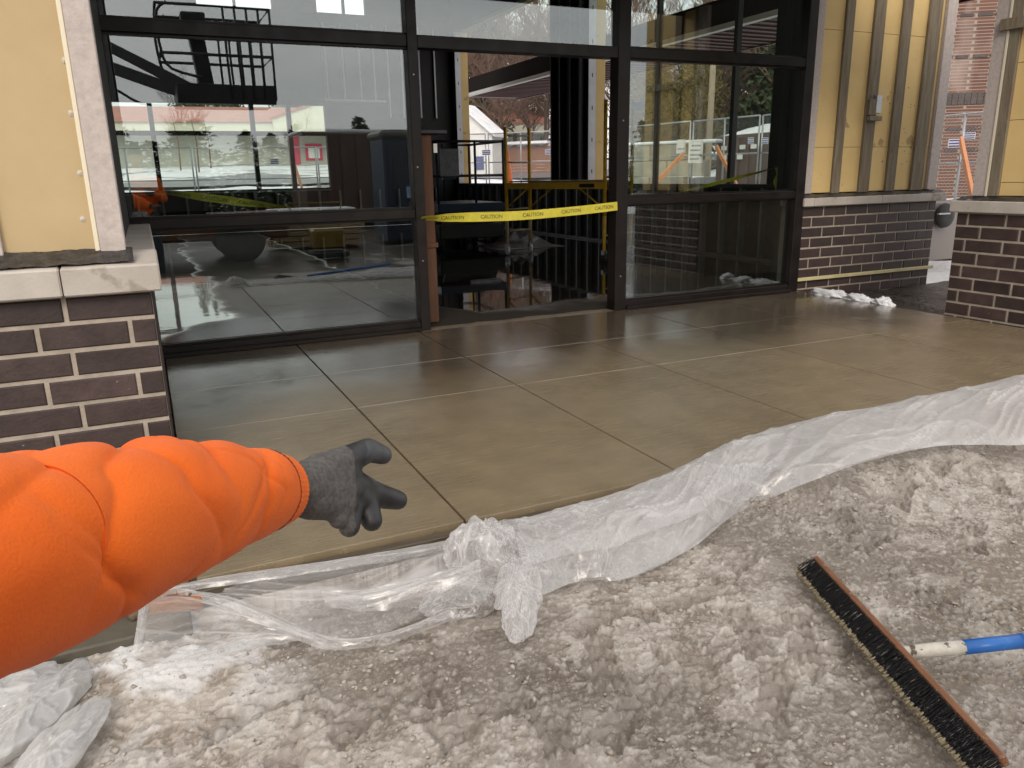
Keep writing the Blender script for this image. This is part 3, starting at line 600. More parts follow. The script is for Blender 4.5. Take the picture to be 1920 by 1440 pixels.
# right wall with two tall openings
for y0, y1, z0, z1 in ((6.02, 19.6, 0, .97), (6.02, 8.0, .972, 6.3), (12.6, 13.96, .972, 6.3), (19.1, 19.6, .972, 6.3), (8.002, 12.598, 4.6, 6.3), (13.962, 19.098, 4.6, 6.3)):
    ob('side_wall', MB().box(7.45, 7.60, y0, y1, z0, z1), M['black'], bs)
    ob('side_sheathing', MB().box(7.603, 7.78, y0, y1-.002, z0, z1), M['sheath2'], bs)
def stud(x, y, z0, z1, mt, dx=.09, dy=.04):
    return ob('stud', MB().box(x-dx/2, x+dx/2, y-dy/2, y+dy/2, z0, z1), mt, bs)
for k in range(32):
    y = 6.35+.406*k
    if y < 19: stud(7.402, y, .03, .95, M['stud'])
for y in (12.75, 13.1, 13.5, 13.85, 6.5, 6.9, 7.3, 7.7): stud(7.40, y, .97, 4.5, M['dark'])
ob('sill_track', MB().box(7.35, 7.45, 6.1, 19.1, .95, 1.0), M['dark'], bs); ob('floor_track', MB().box(7.35, 7.45, 6.1, 19.1, .002, .03), M['stud'], bs)
for y in (12.595, 19.095):
    j = ob('jamb_stud', MB().box(7.45, 7.60, y-.012, y-.001, .98, 4.6), M['studw'], bs)
    for z in np.arange(1.18, 4.4, .55): ob('punch_hole', MB().box(7.515, 7.535, y-.014, y-.0125, z, z+.07), M['dark'], j)
    ob('jamb_sheathing', MB().box(7.603, 7.79, y-.012, y-.001, .98, 4.6), M['sheath'], bs)
for z in (1.15, 1.67, 2.2, 2.75): ob('plate_washer', MB().lathe((7.44, 13.9, z), [(.05, -.01), (.04, .0)], 10, 0), M['white'], bs)
for y, wd_ in ((8.93, .07), (10.75, .06)): ob('window_mullion', MB().box(7.60, 7.68, y-wd_/2, y+wd_/2, .985, 4.6), M['frame'], bs)
# back wall with long window and high clerestory
YB = 19.4
for x0, x1, z0, z1 in ((-3.2, 4.2, 0, .97), (-3.2, -2.2, .972, 6.3), (4.202, 7.45, 0, 4.9), (-2.198, 4.2, 2.86, 4.9), (-2.198, 1.6, 4.902, 6.3), (3.2, 4.2, 4.902, 6.3), (5.35, 7.45, 4.902, 6.3), (1.602, 3.198, 5.8, 6.3), (4.202, 5.348, 5.8, 6.3)):
    ob('back_wall', MB().box(x0, x1, YB, YB+.15, z0, z1), M['black'], bs)
for x in (.39, 2.52, 3.35, -1.2): ob('window_mullion', MB().box(x-.05, x+.05, YB-.03, YB+.12, .972, 2.858), M['frame'], bs)
ob('window_rail', MB().box(-2.19, 4.19, YB-.02, YB+.10, 2.17, 2.27), M['frame'], bs)
ob('clerestory_bar', MB().box(2.36, 2.42, YB, YB+.1, 4.9, 5.8), M['frame'], bs); ob('clerestory_bar', MB().box(4.8, 4.86, YB, YB+.1, 4.9, 5.8), M['frame'], bs)
for k in range(24):
    x = -2.1+.5*k
    if x < 7.4: stud(x, YB-.05, .2, .9, M['stud'], .045, .09)
ob('sill_track', MB().box(-3.1, 4.2, YB-.1, YB-.001, .90, .93), M['stud'], bs)
for x in (4.3, 4.7, 5.1, 5.45, 5.8, 6.15, 6.6, 7.0): stud(x, YB-.05, 3.0 if x < 5.6 else 2.6, 4.7, M['studw'], .035, .05)  # bright tone stands in for light falling on these upper studs and track
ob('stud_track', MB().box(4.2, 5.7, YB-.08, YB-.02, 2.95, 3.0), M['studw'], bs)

# side canopy outside the right wall
sc_ = thing('side_canopy', 'long dark brown canopy with white edge strip and red soffit seen through the openings', 'canopy', (9.4, 13, 3.3))
ob('fascia', MB().box(8.60, 8.68, 6.4, 21.6, 3.40, 3.78), M['beam'], sc_); ob('edge_strip', MB().box(8.575, 8.70, 6.4, 21.6, 3.32, 3.398), M['white'], sc_)
ob('soffit', MB().box(8.702, 10.3, 6.4, 21.6, 3.34, 3.5), M['red'], sc_); ob('far_fascia', MB().box(10.302, 10.36, 6.4, 21.6, 3.3, 3.78), M['red'], sc_)
for k in range(51): ob('soffit_rib', MB().box(8.72, 10.28, 6.5+.29*k, 6.58+.29*k, 3.315, 3.338), M['red'], sc_)

# ------------------------------------------------------------------ things inside the building
def catmull(P, n):
    P = np.array(P, float); m = len(P); out = []
    for t in np.linspace(0, m-1-1e-9, n):
        i = int(t); f = t-i; p0, p1, p2, p3 = P[max(i-1, 0)], P[i], P[min(i+1, m-1)], P[min(i+2, m-1)]
        out.append(.5*((2*p1)+(-p0+p2)*f+(2*p0-5*p1+4*p2-p3)*f*f+(-p0+3*p1-3*p2+p3)*f**3))
    return np.array(out)
wp = thing('timber_post', 'reddish brown timber post with dark cap just inside the open doorway', 'post', (2.08, 6.05, 0))
ob('post', MB().box(2.02, 2.12, 6.0, 6.10, .002, 1.50), M['wood'], wp, bevel=.004); ob('cap', MB().box(1.97, 2.24, 5.96, 6.16, 1.502, 1.535), M['dark'], wp, bevel=.006)
ob('tag', MB().box(2.135, 2.165, 5.998, 6.004, 1.36, 1.43), M['white'], wp); ob('cleat', MB().box(2.005, 2.135, 5.985, 6.115, .62, .66), M['wood'], wp, bevel=.003)

scf = thing('rolling_scaffold', 'yellow rolling scaffold with ladder ends and plank deck inside the doorway', 'scaffold', (5.3, 10, 0))
A1, B1 = np.array([4.94, 10.73]), np.array([5.60, 9.02]); pv = np.array([.93, .30])*.58
for (q, hh, low) in ((A1, 1.86, True), (A1+pv*.86, 1.86, True), (B1, 2.10, False), (B1+pv, 2.02, False)):
    q3 = lambda z: (q[0], q[1], z)
    ob('upright', MB().tube([q3(.14), q3(.62)], .026, 10), M['worn'] if low else M['yellowpaint'], scf, sm=True); ob('upright', MB().tube([q3(.62), q3(hh)], .026, 10), M['yellowpaint'], scf, sm=True)
    c = ob('caster', MB().lathe((q[0], q[1], .07), [(.045, -.018), (.066, -.014), (.066, .014), (.045, .018)], 16, 0), M['white'] if low else M['rubber'], scf, sm=True)
    ob('caster_fork', MB().box(q[0]-.03, q[0]+.03, q[1]-.03, q[1]+.03, .10, .16), M['steel'], c)
for (q, w_) in ((A1, pv*.86), (B1, pv)):
    for z in (.36, .68, 1.36, 1.74): ob('rung', MB().tube([(q[0], q[1], z), (q[0]+w_[0], q[1]+w_[1], z)], .013, 8), M['worn'], scf, sm=True)
for e_ in (np.zeros(2), pv):
    a, b = A1+e_*.9, B1+e_
    ob('side_rail', MB().bar((*a, 1.02), (*b, 1.02), .035, .09), M['yellowpaint'], scf, bevel=.003)
    for s0, s1 in ((.0, .25), (1, .75)):
        ob('brace', MB().tube([(*(a+(b-a)*s0), .70), (*(a+(b-a)*s1), 1.0)], .012, 6), M['yellowpaint'], scf, sm=True)
dk = (A1+B1+pv)/2; d_ = (B1-A1)/np.linalg.norm(B1-A1)
for k in range(3):
    o2 = pv*(.2+.3*k); ob('deck_plank', MB().bar((*(A1+o2+d_*.03), 1.08), (*(B1+o2-d_*.03), 1.08), .17, .022), M['plywood'], scf)
ob('label_plate', MB().bar((*(B1-d_*.42-pv*.04), 1.02), (*(B1-d_*.16-pv*.04), 1.02), .004, .05), M['dark'], scf)
ob('blue_tag', MB().box(6.11, 6.30, 9.18, 9.19, 1.99, 2.09), pm('blue_tag_paint', (.05,.16,.45), None, rough=.5), label='small blue tag hung on the scaffold upright behind the right pane', cat='tag')

lf = thing('scissor_lift', 'dark blue scissor lift with guard rails parked inside behind the scaffold', 'scissor lift', (4.95, 12.5, 0))
x0, x1, y0, y1 = 4.35, 5.52, 12.1, 13.6
ob('chassis', MB().box(x0, x1, y0, y1, .16, .40), M['black'], lf, bevel=.02); ob('platform', MB().box(x0-.02, x1+.02, y0-.02, y1+.02, .60, .74), M['bluepaint'], lf, bevel=.01)  # chassis and scissor arms coloured dark to stand in for shade below the platform
ob('control_panel', MB().box(x0+.5, x1-.1, y0-.05, y0-.021, .53, .60), M['steel'], lf)
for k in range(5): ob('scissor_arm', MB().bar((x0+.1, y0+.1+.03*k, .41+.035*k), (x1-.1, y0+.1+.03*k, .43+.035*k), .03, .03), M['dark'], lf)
for x in (x0+.05, x1-.05):
    for y in (y0+.2, y1-.2): ob('wheel', MB().lathe((x, y, .15), [(.10, -.06), (.15, -.05), (.15, .05), (.10, .06)], 18, 0), M['rubber'], lf, sm=True)
for z in (1.18, 1.72): ob('guard_rail', MB().tube([(x0, y0, z), (x1, y0, z), (x1, y1, z), (x0, y1, z), (x0, y0, z)], .021, 8), M['dark'], lf, sm=True)
for x in (x0, (x0+x1)/2+.08, x1):
    for y in (y0, y1): ob('rail_post', MB().tube([(x, y, .74), (x, y, 1.74)], .022, 8), M['bluepaint'] if x != x1 else M['dark'], lf, sm=True)
ob('control_box', MB().box(x0+.08, x0+.3, y0-.08, y0+.05, 1.12, 1.28), M['bluepaint'], lf, bevel=.01); ob('notice', MB().box(x0+.02, x0+.34, y0-.10, y0-.085, 1.18, 1.60), pm('grey_notice', (.22,.22,.23), (.15,.15,.15), 9, .6), lf)
ob('stair_tool_box', MB().box(5.62, 6.0, 13.2, 13.6, .0, .42), M['dark'], bevel=.02, label='black tool chest standing on the wet floor beside the scissor lift', cat='tool box')
# grey tarp heap
A = np.zeros((40, 40, 3))
for i in range(40):
    for j in range(40):
        u, v = i/39*2-1, j/39*2-1; r = math.hypot(u, v); A[i, j] = (5.75+.62*u, 12.0+.55*v, 0)
A[..., 2] = 0.002+np.clip(.27*(1-np.hypot(A[..., 0]-5.75, (A[..., 1]-12.0)*1.1)/.60), 0, 1)*(.75+.5*ridge(A[..., 0]*4, A[..., 1]*4, 2.0))
ob('tarp_heap', MB().grid(A), M['tarp'], sm=True, label='crumpled grey tarp heaped on the flooded floor behind the scaffold', cat='tarp')

# caution tapes
def textmesh(body, size):
    cu = bpy.data.curves.new('txt', 'FONT'); cu.body = body; cu.size = size; cu.align_x = 'CENTER'; cu.align_y = 'CENTER'; cu.extrude = 0.0; cu.resolution_u = 2
    o = bpy.data.objects.new('txt', cu); COL.objects.link(o); me_ = evalmesh(o); bpy.data.objects.remove(o); return me_
TXT = textmesh('CAUTION', .042)
def tape(label, ctrl, wdt, twist, txt=True, n=90, tie=None):
    P = catmull(ctrl, n); A = np.zeros((n, 3, 3)); T = []
    for i in range(n):
        t = P[min(i+1, n-1)]-P[max(i-1, 0)]; t /= np.linalg.norm(t); upv = np.array([0, 0, 1.0]); sd = np.cross(t, upv); sd /= np.linalg.norm(sd); up2 = np.cross(sd, t)
        a = twist(i/(n-1)); w_ = up2*math.cos(a)+sd*math.sin(a); T.append((P[i], t, w_))
        for k in range(3): A[i, k] = P[i]+w_*wdt*(k-1)/2+np.cross(t, w_)*.002*math.sin(i*.5+k)
    th = thing('caution_tape', label, 'tape', tuple(P[n//2]))
    ob('ribbon', MB().grid(A), M['tape'], th, sm=True)
    if txt:
        i = 5
        while i < n-5:
            p, t, w_ = T[i]; nr = np.cross(t, w_)
            if nr[1] > 0: nr = -nr
            mt = Matrix((( *[t[0], w_[0], nr[0]], 0), (*[t[1], w_[1], nr[1]], 0), (*[t[2], w_[2], nr[2]], 0), (0, 0, 0, 1)))
            me_ = TXT.copy(); me_.transform(mt); me_.materials.clear(); me_.materials.append(M['ink'])
            o = bpy.data.objects.new('lettering', me_); COL.objects.link(o); o.parent = th; o.location = p+nr*.004-np.array(th.location)
            i += max(6, int(.30/ (np.linalg.norm(P[-1]-P[0])/n)))
    return th
tape('yellow caution tape strung across the open doorway', [(1.90, 5.708, .873), (2.2, 5.70, .868), (2.72, 5.69, .862), (3.25, 5.70, .880), (3.67, 5.708, .905)], .072, lambda t: 1.15*(1-smooth(0, .38, t)))
tape('yellow caution tape sloping behind the large left pane', [(-.45, 6.3, 1.20), (0.2, 6.3, 1.10), (.8, 6.3, 1.0), (1.55, 6.28, .905)], .06, lambda t: .9+.8*math.sin(t*9))
tape('yellow caution tape rising behind the right pane', [(4.0, 6.3, .915), (4.6, 6.3, .965), (5.3, 6.3, 1.075), (5.92, 6.28, 1.19)], .055, lambda t: 1.1+.4*math.sin(t*7), txt=False)
A = np.array([[(5.88+.09*k+.015*math.sin(z*40), 6.2-.01*k, z) for k in (0, .5, 1)] for z in np.linspace(.90, 1.2, 24)])
ob('tape_tail', MB().grid(A), M['tape'], sm=True, label='loose end of yellow tape knotted at the frame behind the right pane', cat='tape')

# ------------------------------------------------------------------ trees
def leafcloud(pts, s, flat=.0):
    n = len(pts); d1 = rng.normal(size=(n, 3)); d1 /= np.linalg.norm(d1, axis=1)[:, None]; d2 = np.cross(d1, rng.normal(size=(n, 3))); d2 /= np.linalg.norm(d2, axis=1)[:, None]
    sz = s*(.6+.8*rng.random((n, 1))); v = np.stack([pts-d1*sz, pts+d1*sz, pts+d2*sz*.7], 1).reshape(-1, 3)
    return v, [(3*i, 3*i+1, 3*i+2) for i in range(n)]
def conifer(name, label, h, r, cat='tree', group=None, dens=1.0):
    t = thing(name, label, cat, (0, 0, 0), group)
    ob('trunk', MB().tube([(0, 0, -.3), (.05, 0, h*.5), (0, 0, h*.97)], [h*.018, h*.011, .02], 8), M['bark'], t)
    P = []
    for k in range(int(230*dens)):
        z = h*(.10+.88*(k/(230*dens))); L = r*(1-z/h)**.8*(.7+.5*random.random())+.12; a = random.random()*6.283
        m = int(26*dens*max(.3, L/r)); s = np.linspace(.12, 1, m)
        p = np.stack([np.cos(a)*L*s, np.sin(a)*L*s, z-.28*L*s*s+.05*L], -1)+rng.normal(size=(m, 3))*np.array([.10, .10, .06])*L*s[:, None]
        P.append(p)
    v, f = leafcloud(np.concatenate(P), h*.017); mb = MB(); mb.v = v.tolist(); mb.f = f
    ob('crown', mb, M['conifer'], t); return t
def bare(name, label, h, group=None, spread=.5, seed=1, depth=5, mt='twig'):
    t = thing(name, label, 'tree', (0, 0, 0), group); R = random.Random(seed); tr, tw = MB(), MB()
    def grow(p, d, L, r, k):
        pts = [p]; n = 4
        for i in range(n):
            d = d+np.array([R.uniform(-1, 1), R.uniform(-1, 1), R.uniform(-.3, .6)])*.16; d /= np.linalg.norm(d); pts.append(pts[-1]+d*L/n)
        (tr if k >= depth-1 else tw).tube(pts, list(np.linspace(r, r*.55, n+1)), 6 if k >= depth-1 else 3, cap=False)
        if k == 0: return
        for i in range(R.choice((3, 4)) if k > 1 else 4):
            b = pts[R.randint(2, n)]; a = R.random()*6.283; e = d*(1-spread*.5)+np.array([math.cos(a), math.sin(a), R.uniform(-.1, .5)])*spread; e /= np.linalg.norm(e)
            grow(b, e, L*R.uniform(.5, .75), r*.5, k-1)
        if k > 1: grow(pts[-1], d, L*.72, r*.55, k-1)
    grow(np.array([0, 0, -.3]), np.array([0, 0, 1.0]), h*.42, h*.017, depth)
    ob('trunk', tr, M['bark'], t, sm=True); ob('crown', tw, M[mt], t); return t
def cedar(name, label, h, r, group):
    t = thing(name, label, 'tree', (0, 0, 0), group); ob('trunk', MB().tube([(0, 0, -.3), (0, 0, h*.8)], [.08, .03], 6), M['bark'], t)
    n = 5000; z = rng.random(n); a = rng.random(n)*6.283; rr = r*np.sqrt(rng.random(n))*np.clip(1.25*np.sin(np.pi*np.clip(z*.85+.12, 0, 1))**.7, .1, 1.1)*(1+.25*np.sin(a*5+z*19))
    v, f = leafcloud(np.stack([rr*np.cos(a), rr*np.sin(a), z*h], -1), .07); mb = MB(); mb.v = v.tolist(); mb.f = f
    ob('crown', mb, M['hedge'], t); return t
LB = 'tall dark fir in the wood behind the site'; LD = 'bare brown deciduous tree in the wood behind the site'
c1 = conifer('fir_tree', LB, 11, 2.6, group='firs in the wood'); c2 = conifer('fir_tree', LB, 14, 2.9, group='firs in the wood')
b1 = bare('bare_tree', LD, 9, 'bare trees in the wood', .55, 3); b2 = bare('bare_tree', LD, 11, 'bare trees in the wood', .45, 11); b3 = bare('bare_tree', LD, 8, 'bare trees in the wood', .7, 23)
def put(o, px, d, first=[set()], sc=1.0, rz=None, label=None, group=None, py=300):
    p = at(px, py, d); L = (p[0], p[1], float(terr(p[0], p[1])))
    rz = random.random()*6.28 if rz is None else rz
    if o.name not in first[0]:
        first[0].add(o.name); o.location = L; o.rotation_euler = (0, 0, rz); o.scale = (sc,)*3
        if label: o['label'] = label
        if group: o['group'] = group
        return o
    return dup(o, L, rz, sc, label, group)
for px in list(range(850, 1500, 26)):
    put(random.choice((b1, b2, b3)), px+random.uniform(-12, 12), random.uniform(46, 62), sc=random.uniform(.8, 1.25))
for px in list(range(860, 1490, 38)):
    put(random.choice((b1, b2, b3)), px+random.uniform(-16, 16), random.uniform(64, 80), sc=random.uniform(1.0, 1.5))
for px, d, s in [(890,58,1.1),(905,70,1.25),(930,66,1.0),(952,72,.95),(985,75,.8),(1010,66,.75),(1070,70,.8),(1100,66,.7),(1200,70,.9),(1235,64,.75),(1290,70,.8),(1370,60,.95),(1405,54,1.0),(1430,60,1.1),(1460,52,1.05),(1350,66,1.0),(1320,76,1.2)]:
    put(random.choice((c1, c2)), px, d, sc=s)
cg = cedar('golden_cedar', 'golden yellow cedar in the hedge beyond the fence', 5.2, 1.0, 'golden cedars beyond the fence')
for px, d in [(1185,44),(1203,43),(1222,44),(1238,43),(1254,44),(1272,43),(1290,44),(1305,43)]: put(cg, px, d, sc=random.uniform(.85, 1.1)*(1.25 if px in (1290, 1305) else 1))
# trees behind the strip of shops, seen through the long back window and mirrored behind the viewer
LF = 'distant dark fir above the red roofed shop row'
for px, d in [(350,92),(372,95),(390,90),(415,97),(440,92),(455,96),(540,92),(552,96),(566,91),(580,95),(596,92),(612,97)]:
    put(c2, px, d, sc=random.uniform(.75, .95), label=LF, group='firs behind the shops')
LR = 'bare tree standing behind the viewer and mirrored faintly in the glass'; LC = 'fir standing behind the viewer and mirrored faintly in the glass'
for x, y in [(-22,-38),(-14,-44),(-6,-40),(3,-46),(10,-38),(17,-30),(22,-36),(30,-26)]:
    dup(random.choice((b1, b2, b3)), (x, y, float(terr(x, y))), random.random()*6, random.uniform(.5, .75), LR, 'trees behind the viewer')

LR2 = 'dark fir in the row behind the viewer, mirrored as a dark band in the glass'
for k in range(56):
    x, y = -24+k*1.05+random.uniform(-.5, .5), random.uniform(-21, -16)
    dup(c1, (x, y, -.3), random.random()*6, (random.uniform(.55, .8), random.uniform(.55, .8), random.uniform(.26, .36)), LR2, 'fir row behind the viewer')
# utility pole, house, walls, container, fences
up = thing('utility_pole', 'tall pale wooden utility pole beyond the site fence', 'pole', tuple(at(1327, 300, 40)))
q = at(1327, 300, 40); ob('pole', MB().tube([(q[0], q[1], q[2]-2), (q[0]+.1, q[1], q[2]+9)], [.17, .12], 10), pm('pale_pole', (.36,.28,.20), (.28,.21,.15), 4, .8), up, sm=True)
ob('crossarm', MB().bar((q[0]-.9, q[1]+.6, q[2]+8.2), (q[0]+1.1, q[1]-.6, q[2]+8.2), .1, .12), M['batten'], up)
def gp(px, d, py=310): p = at(px, py, d); return np.array([p[0], p[1], float(terr(p[0], p[1]))])
# house
h0 = gp(842, 45); h1 = gp(924, 44); hz = h0[2]-.3; dv = (h1-h0); dv[2] = 0; Lh = np.linalg.norm(dv); dv /= Lh; nv = np.array([-dv[1], dv[0], 0])
hs_ = thing('small_house', 'small white gabled house with snowy roof beyond the site', 'house', tuple(h0))
def hp(s, n, z): return h0+dv*s+nv*n+np.array([0, 0, z-h0[2]+hz])
ob('wall', MB().add([hp(0,0,0),hp(Lh,0,0),hp(Lh,1.6,0),hp(0,1.6,0),hp(0,0,2.5),hp(Lh,0,2.5),hp(Lh,1.6,2.5),hp(0,1.6,2.5),hp(Lh/2-.4,0,3.9),hp(Lh/2-.4,1.6,3.9)], [(0,1,5,8,4),(1,2,6,5),(2,3,7,9,6),(3,0,4,7)]), M['white'], hs_)
for a_, b_ in (((-.2,-.3,2.45),(Lh/2-.4,-.3,4.0)), ((Lh/2-.4,-.3,4.0),(Lh+.25,-.3,2.35))):
    ob('roof', MB().add([hp(*a_), hp(*b_), hp(b_[0], 1.9, b_[2]), hp(a_[0], 1.9, a_[2]), hp(a_[0], a_[1], a_[2]+.16), hp(b_[0], b_[1], b_[2]+.16), hp(b_[0], 1.9, b_[2]+.16), hp(a_[0], 1.9, a_[2]+.16)], [(0,1,2,3),(4,7,6,5),(0,4,5,1),(1,5,6,2),(2,6,7,3),(3,7,4,0)]), M['snow'], hs_)
ob('window', MB().bar(hp(Lh*.62, -.03, 1.0), hp(Lh*.80, -.03, 1.0), .06, .7), pm('blue_window', (.08,.10,.22), None, rough=.2), hs_)
# brown timber shed
s0 = gp(955, 47); s1 = gp(1040, 46)
sh = thing('brown_shed', 'low brown slatted shed under the trees behind the scaffold', 'shed', tuple(s0)); sd_ = s1-s0; sd_[2] = 0; Ls = np.linalg.norm(sd_); sd_ /= Ls
for k in range(9): ob('board', MB().bar(s0+np.array([0, 0, .1+.17*k]), s0+sd_*Ls+np.array([0, 0, .1+.17*k]), .05, .16), pm('brown_board', (.26,.13,.08), (.20,.10,.06), 3, .8) if k == 0 else bpy.data.materials['brown_board'], sh)
ob('roof', MB().bar(s0+np.array([0, .4, 1.75]), s0+sd_*Ls+np.array([0, .4, 1.75]), 1.4, .14), M['snow'], sh)
# concrete block wall
w0 = gp(1165, 33); w1 = gp(1348, 31); wv = w1-w0; wv[2] = 0; Lw = np.linalg.norm(wv); wv /= Lw; nw = int(Lw/1.5)
bw_ = thing('block_wall', 'retaining wall of large pale concrete blocks beyond the fence', 'wall', tuple(w0))
for r_ in range(3):
    for k in range(nw):
        a = w0+wv*((k+.5*(r_ % 2))*1.5+.02); b = a+wv*1.46; z = w0[2]-.15+.6*r_+.3
        ob('block', MB().bar((a[0], a[1], z), (b[0], b[1], z), .7, .58), M['concblock'], bw_, bevel=.02)
a = w0+wv*.1; b = w0+wv*Lw; ob('snow_cap', MB().bar((a[0], a[1], w0[2]+1.72), (b[0], b[1], w0[2]+1.72), .75, .12), M['snow'], bw_, bevel=.04)
# brown waste container with snow
d0 = gp(1343, 31.5); d1 = gp(1480, 28.5); dvv = d1-d0; dvv[2] = 0; Ld = np.linalg.norm(dvv); dvv /= Ld; dn = np.array([-dvv[1], dvv[0], 0]); zb = d0[2]
dm = thing('waste_container', 'rusty brown waste container heaped with snow beyond the fence', 'container', tuple(d0))
def dp(s, n, z): return d0+dvv*s+dn*n+np.array([0, 0, z])
def obx(mb, s0, s1, n0, n1, z0, z1): return mb.add([dp(s0,n0,z0),dp(s1,n0,z0),dp(s1,n1,z0),dp(s0,n1,z0),dp(s0,n0,z1),dp(s1,n0,z1),dp(s1,n1,z1),dp(s0,n1,z1)], [(0,3,2,1),(4,5,6,7),(0,1,5,4),(1,2,6,5),(2,3,7,6),(3,0,4,7)])
ob('body', obx(MB(), 0, Ld, 0, 2.2, .1, 1.75), M['brownbox'], dm); ob('top_rim', obx(MB(), -.05, Ld+.05, -.05, 2.25, 1.75, 1.87), M['brownbox'], dm)
for k in range(7): ob('rib', obx(MB(), .1+k*Ld/7, .2+k*Ld/7, -.08, -.002, .15, 1.72), M['brownbox'], dm)
for s_ in (.25, 1.3, 1.9): ob('decal', obx(MB(), s_+.12, s_+.42, -.096, -.081, 1.35, 1.5), M['white'], dm)
ob('decal', obx(MB(), .4, .7, -.096, -.081, 1.0, 1.2), M['white'], dm); ob('decal', obx(MB(), 1.3, 1.6, -.096, -.081, 1.0, 1.2), M['white'], dm)
A = np.array([[dp(Ld*i/40, 2.2*j/14, 1.87+.30*math.sin(math.pi*j/14)*abs(math.sin(math.pi*i/40))**.4*(1+.5*float(pn(i*.3, j*.4, 3.0)))) for j in range(15)] for i in range(41)])
ob('snow_load', MB().grid(A), M['snow'], dm, sm=True)

def fence(label, p0, p1, h=1.85, sign=None, z0=None):
    p0, p1 = np.array(p0, float), np.array(p1, float); v = p1-p0; L = np.linalg.norm(v[:2]); v /= np.linalg.norm(v)
    t = thing('site_fence', label, 'fence', tuple(p0), 'chain link fence panels around the site')
    P = lambda s, z: p0+v*s+np.array([0, 0, z])
    for a, b in ((P(0, .05), P(0, h)), (P(L, .05), P(L, h)), (P(L/2, .05), P(L/2, h))): ob('post', MB().tube([a, b], .024, 8), M['steel'], t, sm=True)
    for z in (.12, h*.52, h): ob('rail', MB().tube([P(0, z), P(L, z)], .019, 8), M['steel'], t, sm=True)
    mb = MB(); st = .075
    for k in range(int(-h/st), int(L/st)):
        for sg in (1, -1):
            s0_, z0_ = k*st, .12
            s1_, z1_ = s0_+(h-.12), h
            a0, a1 = max(0, -s0_), min(h-.12, L-s0_)
            if a1-a0 < .03: continue
            A0, A1_ = (s0_+a0, .12+a0), (s0_+a1, .12+a1)
            if sg < 0: A0, A1_ = (L-A0[0], A0[1]), (L-A1_[0], A1_[1])
            mb.tube([P(*A0), P(*A1_)], .0022, 3, cap=False)
    ob('chain_mesh', mb, M['steel'], t, kind='stuff'); return t
f0 = at(1170, 345, 24); f1 = at(1293, 350, 22.5); f2 = at(1420, 350, 20.8); f3 = at(1540, 350, 19.2); z_ = .62
fence('chain link fence panel left of the white notice', (f0[0], f0[1], z_), (f1[0]-.05, f1[1], z_+.02))
fence('chain link fence panel right of the white notice', (f1[0]+.05, f1[1], z_+.02), (f2[0]-.05, f2[1], z_)); fence('chain link fence panel nearest the building corner', (f2[0]+.05, f2[1], z_), (f3[0], f3[1], z_))
g0, g1, g2 = at(790, 345, 26), at(915, 345, 26), at(1040, 345, 25)
fence('chain link fence panel in front of the white house', (g0[0], g0[1], .62), (g1[0]-.05, g1[1], .62)); fence('chain link fence panel in front of the brown shed', (g1[0]+.05, g1[1], .62), (g2[0], g2[1], .62))
# white notice: an unreadable printed sign
def plate(name, label, px0, px1, py0, py1, d, lines, mt, ink, cat='sign', group=None):
    a, b, c = at(px0, py1, d), at(px1, py1, d), at(px0, py0, d); v = b-a; v[2] = 0; L = np.linalg.norm(v); v /= L; h = c[2]-a[2]; n = np.array([v[1], -v[0], 0])
    t = thing(name, label, cat, tuple(a), group); Q = lambda s, z, o_: a+v*s*L+np.array([0, 0, z*h])+n*o_
    ob('board', MB().add([Q(0,0,0),Q(1,0,0),Q(1,1,0),Q(0,1,0),Q(0,0,-.02),Q(1,0,-.02),Q(1,1,-.02),Q(0,1,-.02)], [(0,1,2,3),(7,6,5,4),(0,4,5,1),(1,5,6,2),(2,6,7,3),(3,7,4,0)]), mt, t)
    for (s0, s1, z0, z1) in lines: ob('print', MB().add([Q(s0,z0,.004),Q(s1,z0,.004),Q(s1,z1,.004),Q(s0,z1,.004)], [(0,1,2,3)]), ink, t)
    return t
greyink = pm('grey_print', (.10,.10,.12), (.5,.5,.5), 30, .6, stretch=(3,3,1))
blueink = pm('blue_print', (.06,.08,.30), None, rough=.6)
plate('white_notice', 'tall white printed notice fixed to the site fence', 1290, 1317, 263, 306, 22.3, [(.2,.8,.92,.935),(.22,.85,.72,.80),(.12,.85,.52,.60),(.12,.8,.32,.40),(.12,.75,.14,.22),(.25,.6,.04,.05)], M['white'], greyink)
plate('white_notice', 'narrow white notice on the fence left of the tall one', 1268, 1285, 262, 288, 22.6, [(.1,.9,.3,.36)], M['white'], blueink)
bl = [(0.05,.95,.08,.25),(.05,.95,.40,.57),(.05,.95,.74,.9)]
for px0, px1, py0, py1, d, lab in [(1402,1413,258,270,20.6,'left of two small blue and white fence signs by the container'),(1427,1440,258,270,20.4,'right of two small blue and white fence signs by the container'),(904,920,281,291,25.8,'small blue and white sign on the fence before the white house'),(1022,1035,280,290,24.9,'small blue and white sign on the fence beside the dark pier')]:
    plate('fence_sign', lab, px0, px1, py0, py1, d, bl, M['white'], blueink, group='blue and white fence signs')
# braces and cones
def brace(label, a, b): ob('timber_brace', MB().bar(a, b, .05, .12), M['orangewood'], bevel=.004, label=label, cat='brace')
brace('orange timber brace leaning up to the fence behind the right pane', at(1215, 358, 20), at(1281, 289, 22)); brace('thin orange timber brace sloping down right of the white notice', at(1343, 275, 21.5), at(1382, 350, 20.5))
def cone(label, p, h=.7):
    t = thing('traffic_cone', label, 'cone', tuple(p)); ob('cone', MB().lathe(p, [(.15, .03), (.12, h*.3), (.03, h)], 16), M['orangecone'], t, sm=True); ob('base', MB().box(p[0]-.18, p[0]+.18, p[1]-.18, p[1]+.18, p[2], p[2]+.03), M['orangecone'], t)
p = at(952, 342, 22); cone('orange traffic cone in the snow behind the scaffold', (p[0], p[1], p[2]-.1), 1.0)
